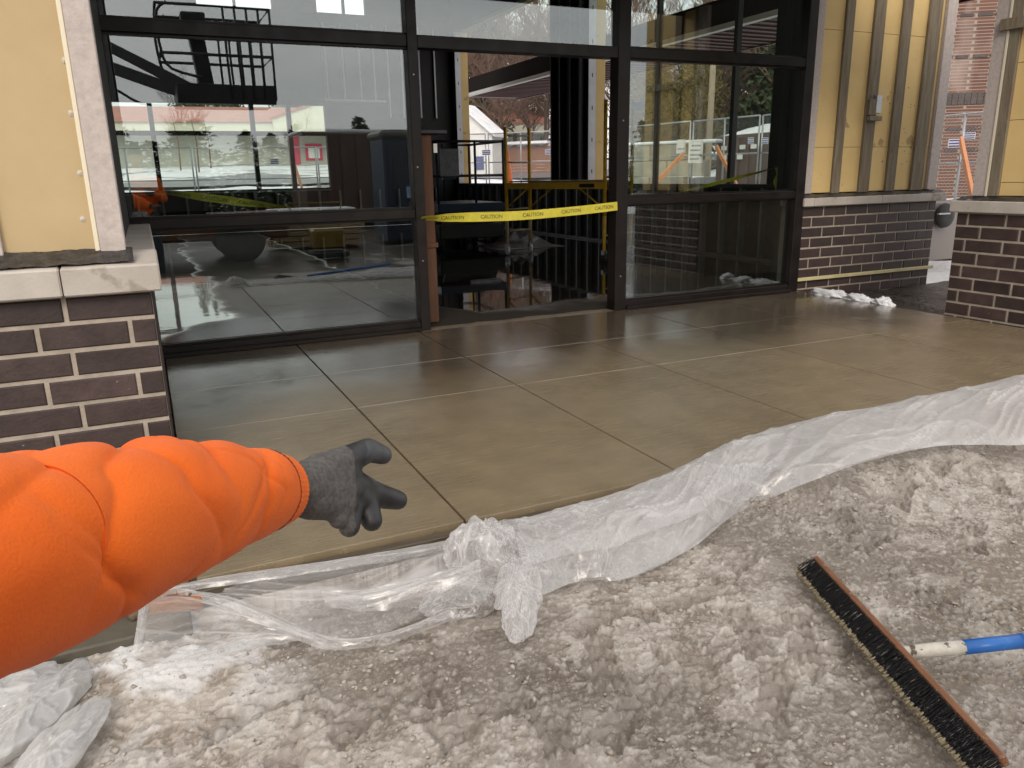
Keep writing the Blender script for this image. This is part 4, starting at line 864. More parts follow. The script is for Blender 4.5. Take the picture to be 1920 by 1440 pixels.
# snow piles outside
def pile(label, px, d, rx, ry, h, mt='snow'):
    c = gp(px, d); A = np.zeros((36, 36, 3)); 
    for i in range(36):
        for j in range(36):
            u, v = i/17.5-1, j/17.5-1; r = math.hypot(u, v); A[i, j] = (c[0]+u*rx, c[1]+v*ry, c[2]-.15+h*max(0, 1-r*r)*(1+.35*float(fbm(u*2.5+px, v*2.5, 1.0, 2))))
    ob('snow_pile', MB().grid(A), M[mt], sm=True, label=label, cat='snow pile', group='ploughed snow piles')
pile('ploughed snow pile behind the scaffold', 1000, 24, 2.2, 1.4, .7); pile('long snow bank before the shop row', 420, 50, 5, 1.4, .35); pile('snow pile right of the shop doors', 610, 40, 3.4, 1.4, .4); pile('snow bank beneath the block wall', 1260, 26, 4, 2, .5)

# ------------------------------------------------------------------ shop row with red roof behind the building
a0 = np.array([-26.0, 62.0]); a1 = np.array([30.0, 56.0]); sv = (a1-a0)/np.linalg.norm(a1-a0); sn = np.array([-sv[1], sv[0]]); LS = np.linalg.norm(a1-a0); zs = 1.95
shp = thing('shop_row', 'long cream shop row with red roof seen through the back window', 'building', (2, 59, zs))
def sp(s, n, z): p = a0+sv*s+sn*n; return np.array([p[0], p[1], zs+z])
def sbx(s0, s1, n0, n1, z0, z1): return MB().add([sp(s0,n0,z0),sp(s1,n0,z0),sp(s1,n1,z0),sp(s0,n1,z0),sp(s0,n0,z1),sp(s1,n0,z1),sp(s1,n1,z1),sp(s0,n1,z1)], [(0,3,2,1),(4,5,6,7),(0,1,5,4),(1,2,6,5),(2,3,7,6),(3,0,4,7)])
cream = pm('cream_wall', (.55,.53,.42), (.50,.48,.38), 1, .8); 
ob('wall', sbx(0, LS, 1.6, 10, -.8, 2.9), pm('grey_cream_wall', (.42,.42,.36), (.37,.37,.32), 1, .8), shp); ob('fascia', sbx(0, LS, 0, .3, 2.35, 3.1), cream, shp); ob('eave_soffit', sbx(0, LS, .302, 1.6, 2.6, 3.08), pm('soffit', (.35,.35,.31), None), shp)
ob('roof', MB().add([sp(0,-.2,3.1),sp(LS,-.2,3.1),sp(LS,5,4.5),sp(0,5,4.5),sp(0,10.4,3.0),sp(LS,10.4,3.0)], [(0,1,2,3),(3,2,5,4)]), M['redroof'], shp)
gs = 38.5   # gable over the shop doors
ob('gable', MB().add([sp(gs-3.4,-.45,2.3),sp(gs+7,-.45,2.3),sp(gs+7,-.45,4.9),sp(gs+2,-.45,5.1),sp(gs-3.4,-.45,3.3),sp(gs-3.4,.3,2.3),sp(gs+7,.3,2.3),sp(gs+7,.3,4.9),sp(gs+2,.3,5.1),sp(gs-3.4,.3,3.3)], [(0,1,2,3,4),(9,8,7,6,5),(0,5,6,1),(1,6,7,2),(2,7,8,3),(3,8,9,4),(4,9,5,0)]), cream, shp)
ob('gable_trim', MB().bar(sp(gs-3.6,-.5,3.3), sp(gs+2,-.5,5.2), .2, .14), M['redroof'], shp)
glassd = pm('dark_shop_glass', (.06,.075,.07), (.10,.12,.11), .6, .15)
for k in range(10):
    s_ = 1.5+k*2.2
    if s_ > 23: continue
    wn = ob('window', sbx(s_, s_+1.9, 1.52, 1.598, .1, 2.1), glassd, shp); ob('frame', sbx(s_+.92, s_+.98, 1.48, 1.519, .1, 2.1), M['white'], wn)
pink = pm('red_poster', (.55,.03,.09), (.45,.03,.08), 3, .6)
for s_ in (36.2, 38.9): ob('poster', sbx(s_, s_+.7, 1.50, 1.598, .2, 2.25), pink, shp)
fw = ob('poster_frame', sbx(37.3, 38.5, 1.50, 1.598, .55, 1.7), pink, shp); ob('poster_sheet', sbx(37.5, 38.3, 1.47, 1.499, .7, 1.5), M['white'], fw)
for s_ in (40.6, 41.7, 42.8):
    dr = ob('door', sbx(s_, s_+.95, 1.50, 1.598, -.2, 1.7), glassd, shp); ob('transom_panel', sbx(s_, s_+.95, 1.48, 1.598, 1.75, 2.35), pink, shp)
# lamp standards and lot furniture between
for px, d in ((338,50),(372,48),(395,52)):
    g_ = gp(px, d); ob('bare_sapling', MB().tube([g_, g_+np.array([.05, 0, 1.6]), g_+np.array([-.1, 0, 2.9])], [.05, .035, .015], 6), M['twig'], label='thin bare sapling in the snow before the shop row', cat='tree', group='saplings before the shops')
for x, lab in ((-2.0, 'left'), (1.5, 'middle'), (5.0, 'right')):
    fence(lab+' chain link fence panel seen through the long back window', (x, 24.6, .25), (x+3.4, 24.4, .25))
plate('fence_sign', 'dark blue and white sign on the fence seen through the back window', 507, 523, 298, 308, 24.4, bl, M['white'], blueink, group='blue and white fence signs')
brace('orange timber brace propping the fence beyond the back window', at(553, 310, 24), at(566, 352, 23.2))

# ------------------------------------------------------------------ far right gap: brick building, fence, cabinet
def farbrick():
    m, t, b = new('far_brick'); N = t.nodes.new; L = t.links.new
    tcn = N('ShaderNodeTexCoord'); br = N('ShaderNodeTexBrick'); br.inputs['Scale'].default_value = 1; br.inputs['Brick Width'].default_value = .25; br.inputs['Row Height'].default_value = .08; br.inputs['Mortar Size'].default_value = .009
    br.inputs['Color1'].default_value = (.15,.068,.045,1); br.inputs['Color2'].default_value = (.105,.048,.035,1); br.inputs['Mortar'].default_value = (.28,.23,.19,1); br.inputs['Bias'].default_value = -.1
    sx_ = N('ShaderNodeSeparateXYZ'); cx = N('ShaderNodeCombineXYZ'); ad_ = N('ShaderNodeMath'); L(tcn.outputs['Object'], sx_.inputs[0]); L(sx_.outputs[0], ad_.inputs[0]); L(sx_.outputs[1], ad_.inputs[1]); L(ad_.outputs[0], cx.inputs[0]); L(sx_.outputs[2], cx.inputs[1]); L(cx.outputs[0], br.inputs['Vector'])
    n = N('ShaderNodeTexNoise'); n.inputs['Scale'].default_value = .9; n.inputs['Detail'].default_value = 7; mpn = N('ShaderNodeMapping'); mpn.inputs['Scale'].default_value = (1,1,.5); L(tcn.outputs['Object'], mpn.inputs[0]); L(mpn.outputs[0], n.inputs['Vector'])
    r = N('ShaderNodeMapRange'); r.inputs[1].default_value = .52; r.inputs[2].default_value = .72; r.inputs[4].default_value = .7; L(n.outputs['Fac'], r.inputs[0])
    x = N('ShaderNodeMix'); x.data_type = 'RGBA'; x.inputs[7].default_value = (.38,.31,.27,1); L(br.outputs['Color'], x.inputs[6]); L(r.outputs[0], x.inputs[0]); L(x.outputs[2], b.inputs['Base Color']); b.inputs['Roughness'].default_value = .85
    return m
fbk = thing('far_brick_building', 'tall reddish brick building with pale efflorescence seen through the narrow gap at right', 'building', (20, 12, 0))
e0, e1 = np.array([18.5, 15.5]), np.array([26.5, 10.0]); ev = (e1-e0)/np.linalg.norm(e1-e0); LE = np.linalg.norm(e1-e0); en = np.array([ev[1], -ev[0]])
if en @ e0 > 0: en = -en
def ebx(s0, s1, n0, n1, z0, z1):
    q = lambda s, n: e0+ev*s+en*n
    c = [q(s0,n0), q(s1,n0), q(s1,n1), q(s0,n1)]; vs = [(p[0], p[1], z) for z in (z0, z1) for p in c]
    return MB().add(vs, [(0,1,2,3),(7,6,5,4),(0,4,5,1),(1,5,6,2),(2,6,7,3),(3,7,4,0)])
fm = farbrick(); ob('wall', ebx(0, LE, -4, 0, -.6, 9), fm, fbk)
dkb = pm('dark_brick_band', (.06,.05,.05), (.09,.075,.07), 6, .8)
for z in (1.55, 2.1, 3.9, 4.9): 
    for k in range(22): ob('band_brick', ebx(.3+k*.42, .3+k*.42+random.choice((.3, .34)), .002, .03, z, z+.07), dkb, fbk)
for k in range(60): ob('soldier_brick', ebx(.2+k*.155, .2+k*.155+.13, .002, .025, 2.75, 3.05), dkb, fbk)
q0, q1 = at(1700, 340, 17), at(1905, 340, 15.5)
fence('chain link fence panel before the far brick building', (q0[0], q0[1], .35), (q1[0], q1[1], .35), 1.7)
for px0, px1, py0, py1, lab in [(1752,1765,248,258,'small blue and white sign left of the pair in the right gap'),(1777,1804,261,277,'large navy striped sign on the fence in the right gap'),(1806,1828,249,261,'small blue and white sign right of the navy one in the gap')]:
    plate('fence_sign', lab, px0, px1, py0, py1, 15.6, bl, M['white'], blueink, group='blue and white fence signs')
brace('orange timber brace leaning on the fence in the right gap', at(1802, 262, 15.3), at(1824, 372, 13.6)); brace('short pale timber brace beside the corner trim in the right gap', at(1752, 282, 15), at(1740, 296, 14.6))
cb = thing('utility_cabinet', 'grey utility cabinet with a round black cover beyond the brick wall end', 'cabinet', tuple(at(1770, 440, 12)))
c0 = at(1772, 410, 12); ob('body', MB().box(c0[0]-.9, c0[0]+.6, c0[1], c0[1]+.5, -.05, .72), pm('taupe_metal', (.20,.17,.155), None, rough=.5), cb, bevel=.01)
c0b = at(1766, 404, 11.9); ob('round_cover', MB().lathe((c0b[0], c0[1]-.05, c0b[2]), [(.14, .03), (.165, 0), (.15, -.05), (.08, -.07)], 24, 1), M['rubber'], cb, sm=True)
ob('cover_rib', MB().box(c0b[0]-.2, c0b[0]+.02, c0[1]-.13, c0[1]-.1, c0b[2]+.02, c0b[2]+.04), M['steel'], cb)
A = np.array([[(x, y, -.16+.10*float(fbm(x*1.2, y*1.2, 4.0, 2))+.1*smooth(8.3, 9.5, x)) for y in np.linspace(3.0, 9.5, 40)] for x in np.linspace(8.2, 13.5, 34)])
ob('snow_bank', MB().grid(A), M['snow'], sm=True, label='bright clean snow beyond the wet mud in the right gap', cat='snow')
def lump(label, c, r, seed, mt='snow', sq=.5):
    bm = bmesh.new(); bmesh.ops.create_icosphere(bm, subdivisions=4, radius=1); V_ = np.array([v.co[:] for v in bm.verts])
    d = 1+.45*fbm(V_[:, 0]*1.8+seed, V_[:, 1]*1.8, V_[:, 2]*1.8, 4, .6); V_ = V_*d[:, None]*np.array([r[0], r[1], r[2]])
    mb = MB(); mb.v = (V_+np.array(c)).tolist(); mb.f = [tuple(v.index for v in f.verts) for f in bm.faces]; bm.free()
    return ob('snow_lump', mb, M[mt], sm=True, label=label, cat='snow', group='snow lumps on the slab edge')
for c, r, lab in [((5.86, 5.35, .0), (.07, .22, .06), 'long snow lump nearest the storefront on the slab edge'), ((5.87, 5.02, .0), (.06, .16, .05), 'middle snow lump on the slab edge before the brick wall'), ((5.86, 4.74, .0), (.05, .10, .055), 'small rounded snow lump nearest the right wall end')]: lump(lab, c, r, c[1]*7)

# ------------------------------------------------------------------ things behind the viewer, mirrored in the glass
MIR = 2*5.77
def mp_(px, py, Yv): p = ony(px, py, Yv); return np.array([p[0], MIR-p[1], p[2]])
bl_ = thing('boom_lift', 'dark boom lift with railed basket behind the viewer, mirrored in the left panes', 'boom lift', (1.4, -2.9, -.2))
bx0, bx1, by0, by1, bz = .50, 2.05, -2.3, -1.25, 2.34
ob('basket_floor', MB().box(bx0+.15, bx1, by0, by1, bz-.06, bz+.22), M['dark'], bl_, bevel=.01)
for z in (bz+.62, bz+1.28):
    ob('basket_rail', MB().tube([(bx0, by1, z), (bx1, by1, z), (bx1, by0, z), (bx0, by0, z), (bx0, by1, z)], .022, 8), M['dark'], bl_, sm=True)
for x in np.linspace(bx0+.9, bx1, 5):
    for y in (by0, by1): ob('basket_post', MB().tube([(x, y, bz), (x, y, bz+1.29)], .018, 8), M['dark'], bl_, sm=True)
for y in (by0, by1): ob('basket_bow', MB().tube(catmull([(bx0+.5, y, bz+.30), (bx0+.1, y, bz+.42), (bx0, y, bz+.7), (bx0, y, bz+1.15), (bx0+.15, y, bz+1.3)], 14), .02, 8), M['dark'], bl_, sm=True)
ob('mast', MB().bar((1.12, -1.75, bz-.05), (1.02, -1.75, bz+1.1), .22, .26, (0, 1, 0)), M['dark'], bl_, bevel=.01); ob('control_box', MB().box(.82, 1.16, -1.6, -1.3, bz+.95, bz+1.2), M['dark'], bl_, bevel=.02)
for dz, w_ in ((.0, .17), (.42, .15)): ob('boom_arm', MB().bar((1.15, -1.85, bz+.02+.12*dz), (-1.6, -2.7, bz+1.05+dz*1.35), w_, w_), M['dark'], bl_, bevel=.01)
ob('hose', MB().tube(catmull([(-.5, -2.2, 2.75), (-.1, -2.1, 2.5), (.2, -2.0, 2.33), (.7, -1.9, 2.32), (1.1, -1.9, 2.36)], 20), .02, 8), M['rubber'], bl_, sm=True)
ob('lower_boom', MB().bar((-1.6, -2.9, 3.6), (-.3, -3.6, .9), .25, .3), M['dark'], bl_, bevel=.02); ob('boom_knuckle', MB().lathe((-1.6, -2.9, 3.5), [(.3, -.2), (.3, .2)], 20, 1), M['dark'], bl_)
ob('chassis', MB().box(-.9, 2.3, -4.0, -2.75, .18, .62), pm('orange_brown_chassis', (.16,.06,.03), (.11,.05,.03), 4, .6), bl_, bevel=.04); ob('turret', MB().box(-.7, 1.0, -3.9, -2.9, .63, 1.25), M['dark'], bl_, bevel=.06)
for x in (-.45, 1.45):
    for y in (-2.62, -4.1):
        w_ = ob('wheel', MB().lathe((x, y, .20), [(.22, -.14), (.38, -.13), (.40, -.06), (.40, .06), (.38, .13), (.22, .14)], 28, 1), M['rubber'], bl_, sm=True)
        ob('rim', MB().lathe((x, y, .20), [(.06, -.15), (.2, -.145), (.2, .145), (.06, .15)], 20, 1), M['dark'], w_)
pt = thing('portable_toilet', 'blue portable toilet behind the viewer, mirrored beside the doorway frame', 'portable toilet', (4.75, -4.8, -.2))
ob('cabin', MB().box(4.6, 5.5, -5.5, -4.5, -.15, 1.95), pm('toilet_blue', (.012,.022,.05), (.016,.03,.07), 3, .5), pt, bevel=.03); ob('roof', MB().box(4.55, 5.55, -5.55, -4.45, 1.952, 2.12), M['tarp'], pt, bevel=.06)
dr = ob('door', MB().box(4.7, 5.42, -4.498, -4.46, -.1, 1.85), pm('toilet_door', (.012,.02,.045), None, rough=.5), pt, bevel=.01); ob('notice', MB().box(5.05, 5.22, -4.459, -4.452, .75, .98), pm('pale_blue_notice', (.35,.5,.8), None, rough=.5), dr)
for x in (4.8, 5.3): ob('door_rib', MB().box(x, x+.06, -4.459, -4.44, .1, 1.7), M['bluepaint'], pt)
ls = thing('lumber_stack', 'stack of brown planks on the snow behind the viewer, mirrored in the left pane', 'lumber', (3.2, -4.8, -.2))
for r_ in range(6):
    for k in range(5): ob('plank', MB().box(2.2+random.uniform(-.05, .05), 4.0+random.uniform(-.1, .1), -5.2+.2*k, -5.02+.2*k, -.12+.11*r_, -.03+.11*r_), M['plywood'], ls)
ob('snow_layer', MB().box(2.25, 3.9, -5.15, -4.25, .54, .60), M['snow'], ls, bevel=.02)
gm = thing('compactor', 'small yellow plate machine behind the viewer, mirrored in the lower left pane', 'machine', (2.6, -2.4, -.2))
ob('body', MB().box(2.55, 3.1, -2.3, -1.9, .0, .35), M['yellowsign'], gm, bevel=.04); ob('base_plate', MB().box(2.5, 3.15, -2.4, -1.85, -.14, -.04), M['dark'], gm, bevel=.02); ob('handle', MB().tube([(2.6, -2.3, .2), (2.3, -2.9, .75), (3.3, -2.9, .75), (3.05, -2.3, .2)], .02, 8), M['yellowsign'], gm, sm=True)
ct = thing('storage_container', 'dark brown storage container behind the viewer, mirrored in the left pane', 'container', (6, -11, -.2))
ob('body', MB().box(4.2, 10.5, -13.5, -11, -.1, 2.4), M['brownbox'], ct, bevel=.03)
for k in range(14): ob('corrugation', MB().box(4.35+k*.44, 4.55+k*.44, -10.998, -10.95, .0, 2.3), M['brownbox'], ct)
ob('snow_cover', MB().box(4.2, 10.5, -13.5, -11, 2.402, 2.52), M['snow'], ct, bevel=.04)

# ------------------------------------------------------------------ person (viewer) in orange sweatshirt, arm reaching into the picture
def capsules(caps, vox, smooth_it=4):
    bm = bmesh.new()
    for p0, r0, p1, r1 in caps:
        p0, p1 = np.array(p0, float), np.array(p1, float); n = 5; d = p1-p0; L = np.linalg.norm(d)+1e-9; d = d/L
        a = np.array([0, 0, 1.0]) if abs(d[2]) < .9 else np.array([1.0, 0, 0]); x = np.cross(d, a); x /= np.linalg.norm(x); y = np.cross(d, x); prof = []
        for t in np.linspace(-math.pi/2, 0, n): prof.append((r0*math.cos(t)+1e-5, r0*math.sin(t)))
        for t in np.linspace(0, math.pi/2, n): prof.append((r1*math.cos(t)+1e-5, L+r1*math.sin(t)))
        m = 18; vs = [[bm.verts.new(p0+d*h+(x*math.cos(2*math.pi*k/m)+y*math.sin(2*math.pi*k/m))*r) for k in range(m)] for r, h in prof]
        for i in range(len(vs)-1):
            for k in range(m): bm.faces.new((vs[i][k], vs[i][(k+1) % m], vs[i+1][(k+1) % m], vs[i+1][k]))
        bm.faces.new(vs[0][::-1]); bm.faces.new(vs[-1])
    bmesh.ops.recalc_face_normals(bm, faces=bm.faces)
    me_ = bpy.data.meshes.new('caps'); bm.to_mesh(me_); bm.free(); o = bpy.data.objects.new('caps', me_); COL.objects.link(o)
    m1 = o.modifiers.new('r', 'REMESH'); m1.mode = 'VOXEL'; m1.voxel_size = vox
    m2 = o.modifiers.new('s', 'SMOOTH'); m2.iterations = smooth_it; m2.factor = .5
    r = evalmesh(o); bpy.data.objects.remove(o); r.polygons.foreach_set('use_smooth', [True]*len(r.polygons)); return r
fleece = pm('orange_fleece', (.80,.150,.016), (.72,.120,.012), 9, .9, bump=.4, bs=420, spec=.15, bdist=.002)
fleece.node_tree.nodes['Principled BSDF'].inputs['Sheen Weight'].default_value = .08
knit = pm('grey_knit_glove', (.062,.057,.054), (.115,.107,.10), 200, .9, bump=.5, bs=260, bdist=.002, stretch=(1,1,1))
coat = pm('black_nitrile', (.014,.014,.015), (.028,.029,.031), 60, .5, bump=.35, bs=60, bdist=.004)
tipc = pm('grey_worn_fingertip', (.07,.074,.08), (.035,.037,.04), 60, .55)
pe = thing('person', 'person in orange sweatshirt reaching one black gloved hand out over the wet slab', 'person', (0, -.42, -.2))
def pobj(name, me_, mt):
    me_.transform(Matrix.Translation(-Vector(pe.location))); return ob(name, me_, mt, pe)
zg = -.16
pobj('body', capsules([((-.02,-.44,1.30),.058,(-.02,-.42,1.42),.055), ((-.02,-.41,1.50),.085,(-.02,-.43,1.56),.092), ((-.02,-.34,1.45),.045,(-.02,-.36,1.50),.05), ((-.02,-.318,1.49),.012,(-.02,-.31,1.47),.014), ((-.115,-.43,1.49),.02,(-.115,-.43,1.53),.02), ((.075,-.43,1.49),.02,(.075,-.43,1.53),.02)], .008), M['skin'])
pobj('beanie', capsules([((-.02,-.43,1.57),.101,(-.02,-.44,1.62),.085)], .01), M['trousers'])
pobj('sweatshirt', capsules([((-.02,-.46,.78),.16,(-.02,-.45,1.10),.165), ((-.10,-.46,.8),.12,(-.12,-.46,1.12),.12), ((.06,-.46,.8),.12,(.09,-.46,1.12),.12), ((-.2,-.45,1.2),.075,(.17,-.45,1.2),.075), ((.18,-.45,1.2),.075,(.26,-.38,.96),.06), ((.26,-.38,.96),.06,(.13,-.20,1.02),.045), ((-.02,-.50,1.25),.10,(-.02,-.54,1.33),.08), ((-.20,-.44,1.18),.08,(-.20,-.36,1.17),.078)], .014), fleece)
pobj('trousers', capsules([((-.1,-.46,.75),.13,(.06,-.46,.75),.13), ((-.11,-.46,.7),.105,(-.13,-.46,.3),.08), ((-.13,-.46,.3),.08,(-.14,-.47,-.02),.065), ((.07,-.46,.7),.105,(.1,-.46,.3),.08), ((.1,-.46,.3),.08,(.11,-.47,-.02),.065)], .016), M['trousers'])
pobj('boot', capsules([((-.14,-.47,zg+.05),.05,(-.15,-.30,zg+.04),.042), ((-.14,-.47,zg+.05),.055,(-.14,-.47,.05),.06)], .012), M['rubber']); pobj('boot', capsules([((.11,-.47,zg+.05),.05,(.13,-.30,zg+.04),.042), ((.11,-.47,zg+.05),.055,(.11,-.47,.05),.06)], .012), M['rubber'])
pobj('glove', capsules([((.13,-.20,1.02),.04,(.09,-.14,1.06),.035), ((.09,-.14,1.06),.014,(.06,-.12,1.10),.01), ((.08,-.14,1.04),.013,(.05,-.11,1.07),.01), ((.08,-.15,1.03),.012,(.04,-.12,1.04),.01), ((.08,-.15,1.01),.012,(.05,-.12,1.01),.009), ((.11,-.15,1.07),.013,(.10,-.12,1.11),.011)], .005), coat)
# visible sleeve with gathered folds
vis = [(at(x, y, d), r) for x, y, d, r in [(-90,1080,.505,.0580),(30,1052,.54,.0590),(150,1010,.575,.0585),(260,973,.62,.0550),(360,949,.675,.0505),(425,933,.715,.0445),(475,924,.75,.0400),(505,920,.775,.0355),(522,918,.787,.0330)]]
dirb = vis[0][0]-vis[2][0]; dirb /= np.linalg.norm(dirb)
ctrl = [(np.array([-.20, -.38, 1.17]), .078), (vis[0][0]+dirb*.34, .072), (vis[0][0]+dirb*.17, .060)]+vis
NS, NT = 300, 150
PP = catmull([c for c, r in ctrl], NS); RR = catmull([[r, 0, 0] for c, r in ctrl], NS)[:, 0]
t_ = np.gradient(PP, axis=0); t_ /= np.linalg.norm(t_, axis=1)[:, None]
sd2 = np.cross(t_, _u); sd2 /= np.linalg.norm(sd2, axis=1)[:, None]; up3 = np.cross(sd2, t_)
sarc = np.concatenate([[0], np.cumsum(np.linalg.norm(np.diff(PP, axis=0), axis=1))]); sarc = sarc-sarc[-1]   # metres back from the cuff
th_ = np.linspace(0, 2*np.pi, NT, endpoint=False); SS, TT = np.meshgrid(sarc, th_, indexing='ij')
cx_, cy_ = np.cos(TT), np.sin(TT)
fold = .012*pn(SS*22, cx_*1.8, cy_*1.8)+.05*pn(SS*5+3, cx_*1.1, cy_*1.1)
Rf = random.Random(12); creases = [(-.020,.008,.4,1.3,.008,.13,1.0),(-.045,.014,2.2,2.6,.010,.17,1.3),(-.072,.020,.9,.8,.012,.20,1.5),(-.098,.026,3.4,2.9,.012,.18,1.8),(-.128,.030,1.6,1.7,.015,.22,1.3),(-.168,.045,2.6,.9,.016,.18,1.6),(-.20,.05,.2,2.6,.018,.17,1.6),(-.245,.075,1.2,1.5,.022,.20,1.4),(-.305,.09,2.9,2.2,.024,.15,1.6),(-.36,.10,.8,1.0,.026,.12,1.6)]
for k in range(16): creases.append((-.03-.34*Rf.random(), Rf.choice((-1, 1))*Rf.uniform(.05, .12), Rf.random()*6.28, Rf.random()*6.28, Rf.uniform(.006, .014), Rf.uniform(.06, .13), Rf.uniform(3, 6)))
for s0_, tilt, phi, psi, wd_, dep, pw_ in creases:
    dl = SS-s0_-tilt*np.sin(TT-phi)-.014*pn(SS*11, cx_*1.7+s0_*40, cy_*1.7); win = (.5+.5*np.cos(TT-psi))**pw_
    fold = fold+.62*dep*win*(-np.exp(-(np.sqrt(dl*dl+1e-6))/(wd_*.75))*np.where(dl > 0, 1, np.exp(dl/(wd_*1.2)))+.28*np.exp(-((dl-2.2*wd_)/(2.0*wd_))**2))
rr_ = RR[:, None]*(1.03+fold*smooth(-.012, -.04, SS)*smooth(-.50, -.40, SS))
Vs = PP[:, None, :]+rr_[..., None]*(cx_[..., None]*sd2[:, None, :]+cy_[..., None]*up3[:, None, :])
# cuff turned inward
inner = np.stack([PP[-1]+t_[-1]*(-.004)+(Vs[-1]-PP[-1])*.86, PP[-1]-t_[-1]*.03+(Vs[-1]-PP[-1])*.80])
Vs = np.concatenate([Vs, inner]); n0 = Vs.shape[0]
mb = MB(); mb.v = Vs.reshape(-1, 3).tolist(); mb.f = [(i*NT+k, i*NT+(k+1) % NT, (i+1)*NT+(k+1) % NT, (i+1)*NT+k) for i in range(n0-1) for k in range(NT)]
ob('sleeve', mb, fleece, pe, sm=True)
mb = MB(); k0 = int(np.searchsorted(sarc, -.026)); n_r = NS-k0
ribs = np.array([[PP[i]+(Vs[i, k]-PP[i])*(1.0+.010*math.sin(k*2*math.pi*50/NT)+.022) for k in range(NT)] for i in range(k0, NS)])
mb.v = ribs.reshape(-1, 3).tolist(); mb.f = [(i*NT+k, i*NT+(k+1) % NT, (i+1)*NT+(k+1) % NT, (i+1)*NT+k) for i in range(n_r-1) for k in range(NT)]
ob('rib_cuff', mb, fleece, pe, sm=True)
q = lambda x, y, d: at(x, y, d)
caps = [(q(480,924,.735),.020,q(530,918,.785),.0245), (q(530,918,.785),.0245,q(575,914,.812),.0250), (q(578,904,.818),.0240,q(645,890,.86),.0205), (q(578,922,.815),.0250,q(648,920,.86),.0215), (q(580,935,.812),.0215,q(640,944,.848),.0185),
        (q(598,888,.83),.0215,q(652,862,.862),.0165), (q(652,862,.862),.0162,q(690,844,.876),.0138), (q(690,844,.876),.0138,q(717,853,.886),.0112),
        (q(648,905,.86),.0195,q(688,921,.887),.0158), (q(688,921,.887),.0152,q(720,932,.905),.0136), (q(720,932,.905),.0138,q(746,938,.914),.0115),
        (q(655,926,.862),.0175,q(686,943,.878),.0145), (q(686,943,.878),.0145,q(697,976,.872),.0122),
        (q(640,942,.848),.0170,q(656,956,.856),.0142), (q(656,956,.856),.0142,q(655,987,.848),.0118),
        (q(618,946,.828),.0140,q(636,957,.838),.0115), (q(636,957,.838),.0115,q(634,974,.834),.0100)]
gme = capsules(caps, .0022, 5); gv = np.array([v.co[:] for v in gme.vertices])
ax = q(655,925,.86)-q(570,920,.81); ax /= np.linalg.norm(ax); s_ = (gv-q(570,920,.81))@ax
gme.transform(Matrix.Translation(-Vector(pe.location)))
go_ = ob('glove', gme, knit, pe); gme.materials.append(coat); gme.materials.append(tipc)
tips = [q(722,855,.886), q(744,938,.906), q(695,978,.867), q(656,988,.847)]
for p_ in gme.polygons:
    vi = list(p_.vertices); a_ = s_[vi].mean(); c_ = gv[vi].mean(axis=0); p_.material_index = 0 if a_ < .058 else 1
    if np.linalg.norm(c_-tips[0]) < .034: p_.material_index = 2

# ------------------------------------------------------------------ plastic sheeting along the slab edge
ps = thing('plastic_sheeting', 'long crumpled translucent plastic sheet bunched along the front edge of the slab', 'plastic sheet', (1.5, 2.2, -.1))
def film(name, up, lo, zu, zl, bulge, nu, nv, seed, mt, amp=.03, inset=0.0, long=1.0, sag=0.0, rough_=1.0):
    U = catmull([onz(x, y, z) for (x, y), z in zip(up, zu)], nu); Lw_ = catmull([onz(x, y, z) for (x, y), z in zip(lo, zl)], nu); B = catmull([[b, 0, 0] for b in bulge], nu)[:, 0]
    v = np.linspace(0, 1, nv); u = np.linspace(0, 1, nu); UU, VV = np.meshgrid(u, v, indexing='ij')
    A = U[:, None, :]*(1-v[None, :, None])+Lw_[:, None, :]*v[None, :, None]
    len_ = np.linalg.norm(np.diff(U, axis=0), axis=1).sum(); s = UU*len_
    prof = np.sin(np.pi*np.clip(VV, 0, 1))**.7
    w1 = .25*pn(s*2.2, VV*2.0, seed+.5)
    vm = VV*.30
    def lin(al, kl, ks, sd_): return ridge((s*math.cos(al)+vm*math.sin(al))*kl+w1*1.2, (-s*math.sin(al)+vm*math.cos(al))*ks+w1*2.0, sd_)
    f1 = lin(.10, 1.1*long, 7, seed); f2 = lin(-.30, 1.6*long, 13, seed+3.3); f3 = lin(.45, 2.0, 12, seed+6.1); f4 = lin(-.9, 2.2, 11, seed+8.2); f5 = lin(.05, 1.0, 17, seed+9.4)
    sh = lambda q_: np.sign(q_)*np.abs(q_)**2.0
    d = amp*(.85*sh(f1)+.42*sh(f2)+.18*sh(f3)*rough_+.09*sh(f4)*rough_+.07*sh(f5)*rough_)*np.minimum(1, prof*1.6)
    A[..., 2] += B[:, None]*prof+d+.004+sag*VV*(1-VV)
    A[..., 1] -= .35*d; A[..., 0] += .15*d
    # ragged borders
    k_ = min(1, amp/.02)
    A[:, 0, 1] += k_*.012*pn(u*11, 0*u, seed); A[:, -1, 1] += k_*.02*pn(u*9, 0*u+4, seed); A[:, -1, 2] = np.minimum(A[:, -1, 2], A[:, -2, 2])
    o = ob(name, MB().grid(A), mt, ps, sm=True)
    cz = np.maximum.reduce([smooth(.88, .99, f1), smooth(.90, .99, f2)*.8, smooth(.94, .995, f3)*.5, smooth(.93, .99, f5)*.45, smooth(.95, .995, f4)*.3])*(.4+.6*smooth(-.2, .3, pn(s*3, VV*3, seed+2.2)))
    at_ = o.data.attributes.new('crease', 'FLOAT', 'POINT'); at_.data.foreach_set('value', cz.astype(np.float32).ravel()); return o
upR = [(925,985),(965,981),(1080,948),(1169,923),(1269,884),(1335,851),(1390,829),(1523,793),(1688,757),(1821,730),(1925,706),(2080,680),(2300,650)]
loR = [(1010,1120),(1064,1096),(1120,1092),(1169,1086),(1280,1039),(1345,990),(1412,948),(1578,884),(1743,840),(1840,836),(1925,832),(2080,800),(2300,760)]
